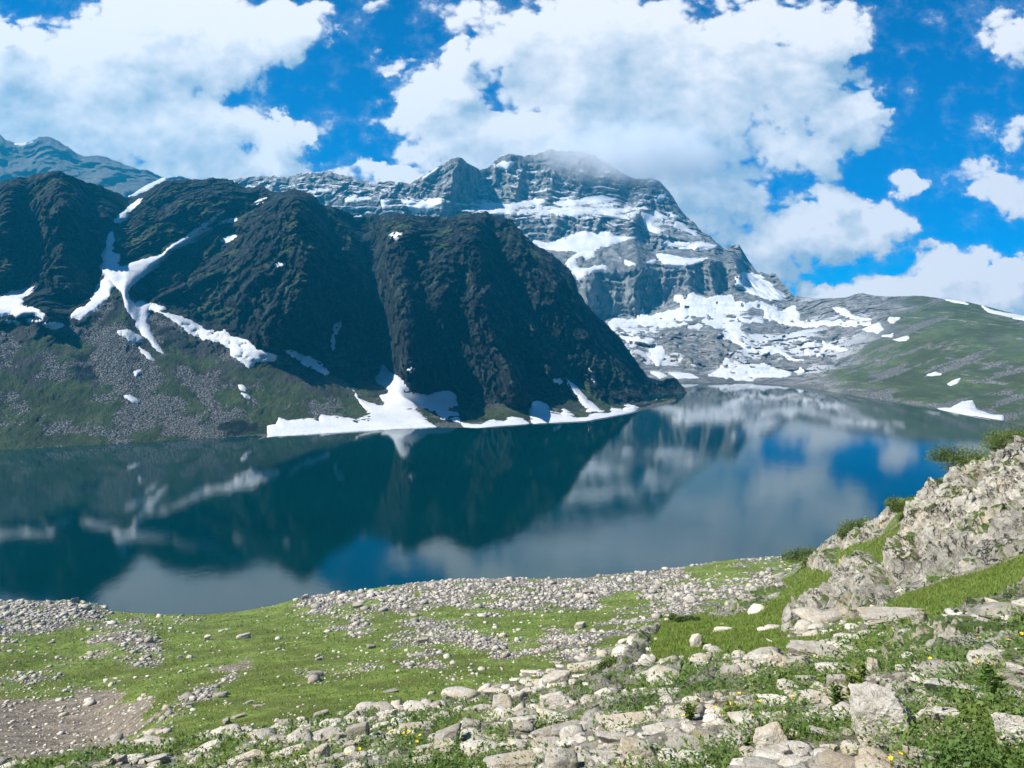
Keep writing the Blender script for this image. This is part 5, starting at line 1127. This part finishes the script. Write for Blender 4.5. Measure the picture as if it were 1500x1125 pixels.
o = raw_mesh('turf_grass', V1, q1, M_TURF, smooth=False); tag(o, 'short green grass on the banks between the outcrops', 'grass', kind='stuff')
cl, j, i = sample(NG, herb_w + .15 * np.where(inframe(NG, 50) & (NG['D'] < 24), area * (1 - NG['turf']) * (NG['herb'] > .15), 0), 26000, r); hg = np.clip(r.normal(.10, .05, len(cl)), .03, .28) * np.clip(cl[:, 1] / 9, .8, 1.6)
V1, q1 = blades(cl, hg, r, .003 * np.clip(cl[:, 1] / 7, 1, 3.5))
o = raw_mesh('grass_blades', V1, q1, M_TURF, smooth=False); tag(o, 'thin grass blades among the herbs and rocks', 'grass', kind='stuff')

def tube(pts, rad, sides=6):
    pts = np.array(pts, float); V, Fq = [], []
    for kk, p in enumerate(pts):
        t = pts[min(kk + 1, len(pts) - 1)] - pts[max(kk - 1, 0)]; t /= np.linalg.norm(t) + 1e-9
        a = np.cross(t, [0.3, 1, 0.1]); a /= np.linalg.norm(a); b2 = np.cross(t, a)
        rr_ = rad[kk] if hasattr(rad, '__len__') else rad
        for s in range(sides): V.append(p + rr_ * (a * math.cos(6.283 * s / sides) + b2 * math.sin(6.283 * s / sides)))
    for kk in range(len(pts) - 1):
        for s in range(sides): Fq.append([kk * sides + s, kk * sides + (s + 1) % sides, (kk + 1) * sides + (s + 1) % sides, (kk + 1) * sides + s])
    return np.array(V), np.array(Fq)

def bush(px, py, w, h, label, seed):
    r = np.random.RandomState(seed); g = ground(px, py + h * .45, NG)
    if g is None: g = ground(px + w * .2, py + h * .9, NG)
    if g is None: return
    d = g[1]; W = 1.55 * w * d / F_PX; Hh = 1.0 * h * d / F_PX
    e = empty('juniper_bush', g, label, 'bush')
    n = int(7000 + 150 * w); nl = 10 + int(w / 5)
    lc = np.stack([r.uniform(-.42, .42, nl) * W, r.uniform(-.3, .3, nl) * W * .7, r.uniform(-.05, .35, nl) * Hh], 1); lr = r.uniform(.16, .36, nl) * min(W, 1.6 * Hh)
    k = r.randint(nl, size=n); v = r.normal(size=(n, 3)); v /= np.linalg.norm(v, axis=1)[:, None]; v *= (r.rand(n) ** .45)[:, None]
    v[:, 2] = np.where(v[:, 2] < -.3, -.3, v[:, 2])
    c = lc[k] + v * lr[k][:, None] * [1.15, 1.1, .9]
    V, q = leaves(c, np.clip(r.lognormal(-2.5, .35, n), .04, .18) * d / 45, r, aspect=2.6, up=.7)
    o = raw_mesh('foliage', V, q, M_JUN, smooth=False, parent=e)
    Vs, Fs, off = [], [], 0
    for t in range(nl):
        p = [(0, 0, -.15), lc[t] * [.4, .4, .3], lc[t] * .8, lc[t]]
        a, b2 = tube(p, [.05, .04, .028, .01], 5); Vs.append(a); Fs.append(b2 + off); off += len(a)
    raw_mesh('stem', np.concatenate(Vs), np.concatenate(Fs), M_STEM, parent=e)
bush(1440, 662, 88, 46, 'largest juniper bush, dark and spreading, on the skyline of the largest outcrop', 1)
bush(1490, 634, 60, 46, 'juniper bush cut by the right edge on the skyline', 2)
bush(1383, 706, 28, 24, 'small juniper bush in a skyline notch left of the largest bush', 3)
bush(1337, 733, 50, 30, 'round juniper bush on the skyline above the narrow turf strip', 4)
bush(1260, 768, 56, 26, 'low juniper bush on the skyline left of the round bush', 5)
bush(1188, 812, 46, 26, 'lowest juniper bush on the skyline where the slope meets the shore stones', 6)
bush(1374, 760, 22, 20, 'little dark juniper bush growing in the middle of the largest outcrop', 7)
bush(897, 966, 28, 22, 'dark bush in the gap beside the steep tan slab', 8)
bush(1005, 906, 30, 10, 'low dark bush on the upper edge of the grassy bank', 9)

def leafy_plant(px, py, w, h, label, seed, mat, n=120):
    r = np.random.RandomState(seed); g = ground(px, py + h * .5, NG)
    if g is None: return
    d = g[1]; W = w * d / F_PX; Hh = h * d / F_PX; e = empty('leafy_plant', g, label, 'plant')
    ns = 7; Vs, Fs, off, C = [], [], 0, []
    for s in range(ns):
        a = r.uniform(0, 6.283); tip = np.array([math.cos(a) * W * .42 * r.rand(), math.sin(a) * W * .4 * r.rand(), Hh * r.uniform(.7, 1.05)])
        p = [(0, 0, -.02), tip * [.3, .3, .4], tip * [.7, .7, .75], tip]; a_, b_ = tube(p, [.004, .0035, .003, .0015], 5); Vs.append(a_); Fs.append(b_ + off); off += len(a_)
        for t in np.linspace(.2, 1, n // ns): C.append(tip * [t ** 1.3, t ** 1.3, t] + r.normal(size=3) * .008)
    raw_mesh('stem', np.concatenate(Vs), np.concatenate(Fs), M_GSTEM, parent=e)
    C = np.array(C); V, q = leaves(C, np.clip(r.normal(.055, .015, len(C)), .02, .1), r, aspect=2.4, up=.4)
    raw_mesh('leaves', V, q, mat, smooth=False, parent=e)
leafy_plant(1246, 1003, 34, 54, 'tall yellow-green plant left of the largest near boulder', 1, M_YG, 220)
leafy_plant(1262, 990, 26, 44, 'yellow-green plant right behind the tall one', 2, M_YG, 160)
leafy_plant(1226, 1018, 28, 36, 'bright green leafy plant with a yellow flower, left of the tall yellow-green plant', 3, M_HERB, 150)
leafy_plant(1440, 985, 30, 40, 'dark leafy plant at the right end of the long level slab', 4, M_HERB, 160)
leafy_plant(1455, 1010, 30, 44, 'tall dark leafy plant in front of the long level slab', 5, M_HERB, 170)
leafy_plant(1390, 1066, 40, 26, 'broad-leaved plant left of the right-edge boulder', 6, M_HERB, 110)
leafy_plant(1010, 1042, 40, 26, 'clump of leaves with several yellow flowers, left one of two', 7, M_HERB, 170)
leafy_plant(1070, 1044, 46, 30, 'clump of leaves with several yellow flowers, right one of two', 8, M_YG, 190)
leafy_plant(1468, 1082, 22, 26, 'broad leaves growing against the right-edge boulder', 9, M_HERB, 90)

# one flower of each kind, then copies
pm = []
for p in range(7):
    a = 6.283 * p / 7; d0 = np.array([math.cos(a), math.sin(a), .55]); s0 = np.array([-math.sin(a), math.cos(a), 0])
    pm.append([d0 * .004, d0 * .020 + s0 * .013, d0 * .034 + [0, 0, .004], d0 * .020 - s0 * .013])
pv = np.array(pm).reshape(-1, 3) + [0, 0, .12]; pq = np.arange(28).reshape(7, 4)
sv, sq = tube([(0, 0, -.03), (.004, .002, .05), (0, 0, .12)], [.0028, .0024, .002], 5)
ev, ef = ICO[1]
lv, lq = leaves(np.array([[0, 0, .02], [0, 0, .05], [0, 0, .03]]), np.array([.05, .04, .05]), np.random.RandomState(2))
FL = [(1227, 1022), (1165, 1027), (1411, 1019), (1434, 941), (1363, 969), (1376, 975), (1428, 975), (1494, 931), (1476, 944), (1306, 1120), (1301, 948), (1110, 1034), (1111, 1024), (1106, 1057), (1068, 1032), (1084, 1021), (1012, 1040), (1005, 1055), (1020, 1035), (1047, 1041), (521, 1103), (515, 1107), (605, 1084), (621, 1080), (599, 1073), (698, 1103), (578, 1075), (597, 1084), (612, 1088), (590, 1080), (527, 1100), (1315, 1118)]
def flower_label(px, py):
    if px < 800: return ('small yellow flower among the rocks of the left boulder slope', 'yellow flowers on the left slope')
    if px < 1130: return ('yellow flower in the leafy clumps above the long cream slab', 'yellow flowers in the leafy clumps')
    return ('yellow flower in the herbs around the largest near boulder and the pinkish slab', 'yellow flowers at lower right')
proto = None
for (px, py) in FL:
    g = ground(px, py + 12, NG)
    if g is None: g = ground(px, py + 5, NG)
    if g is None: continue
    lab, grp_ = flower_label(px, py); s = float(np.clip(g[1] / 12.0, .55, 1.1))
    if proto is None:
        e = empty('yellow_flower', g, lab, 'flower', grp_)
        parts = [raw_mesh('petals', pv, pq, M_PETAL, smooth=False, parent=e), raw_mesh('stem', sv, sq, M_GSTEM, parent=e),
                 raw_mesh('flower_centre', ev * .009 + [0, 0, .128], ef, M_EYE, parent=e), raw_mesh('leaf', lv, lq, M_HERB, smooth=False, parent=e)]
        proto = e
    else:
        e = proto.copy(); COL.objects.link(e); tag(e, lab, 'flower', grp_)
        for c_ in parts:
            n_ = c_.copy(); COL.objects.link(n_); n_.parent = e
    e.location = g; e.scale = (s, s, s); e.rotation_euler = (R_(-18 + random.uniform(-15, 15)), R_(random.uniform(-15, 15)), random.uniform(0, 6.28))
    e.location.z += .05

# ------------------------------------------------------------------ the air of the valley
HAZE_D = 0.00011; HAZE_C = (0.02, 0.50, 0.88)
def vol_box(name, x0, x1, y0, y1, z0, z1, dens, col, aniso=0.0):
    v = np.array([(x, y, z) for z in (z0, z1) for y in (y0, y1) for x in (x0, x1)], float)
    q = np.array([(0, 2, 3, 1), (4, 5, 7, 6), (0, 1, 5, 4), (1, 3, 7, 5), (3, 2, 6, 7), (2, 0, 4, 6)])
    m = bpy.data.materials.new(name); m.use_nodes = True; k = NT(m.node_tree); k.n.clear()
    out = k.new('ShaderNodeOutputMaterial'); pv = k.new('ShaderNodeVolumePrincipled')
    pv.inputs['Color'].default_value = (*col, 1); pv.inputs['Density'].default_value = dens; pv.inputs['Anisotropy'].default_value = aniso
    k.l.new(pv.outputs[0], out.inputs['Volume'])
    return raw_mesh(name, v, q, m, smooth=False)
o = vol_box('haze', -4200, 4200, -60, 4300, -60, 1040, HAZE_D, HAZE_C, 0.2)
tag(o, 'thin blue mountain air filling the valley', 'haze', kind='stuff')

def mist():
    v, f = ICO[4]; c = unproject(np.array(925.), np.array(228.), np.array(2560.))
    p = v * [400, 190, 115] * (1 + .25 * fbm(v * 1.6, 3))[:, None] + c
    m = bpy.data.materials.new('mist'); m.use_nodes = True; k = NT(m.node_tree); k.n.clear()
    out = k.new('ShaderNodeOutputMaterial'); pv = k.new('ShaderNodeVolumePrincipled'); pv.inputs['Color'].default_value = (.97, .98, 1, 1)
    pos = k.new('ShaderNodeTexCoord').outputs['Object']
    q = k.vec('DIVIDE', k.vec('SUBTRACT', pos, tuple(c)), (400, 190, 115))
    r_ = k.vec('LENGTH', q); n_ = k.noise(pos, 0.011, 4, .6)
    den = k.math('MULTIPLY', k.ramp(k.math('SUBTRACT', k.math('ADD', 1.0, k.math('MULTIPLY', k.math('SUBTRACT', n_, .5), 1.6)), r_), 0.0, .55), 0.007)
    k.put(pv.inputs['Density'], den); k.l.new(pv.outputs[0], out.inputs['Volume'])
    m.cycles.volume_step_rate = 1.0
    return raw_mesh('mist', p, f, m)
tag(mist(), 'wisp of white mist clinging to the right side of the summit', 'mist', kind='stuff')
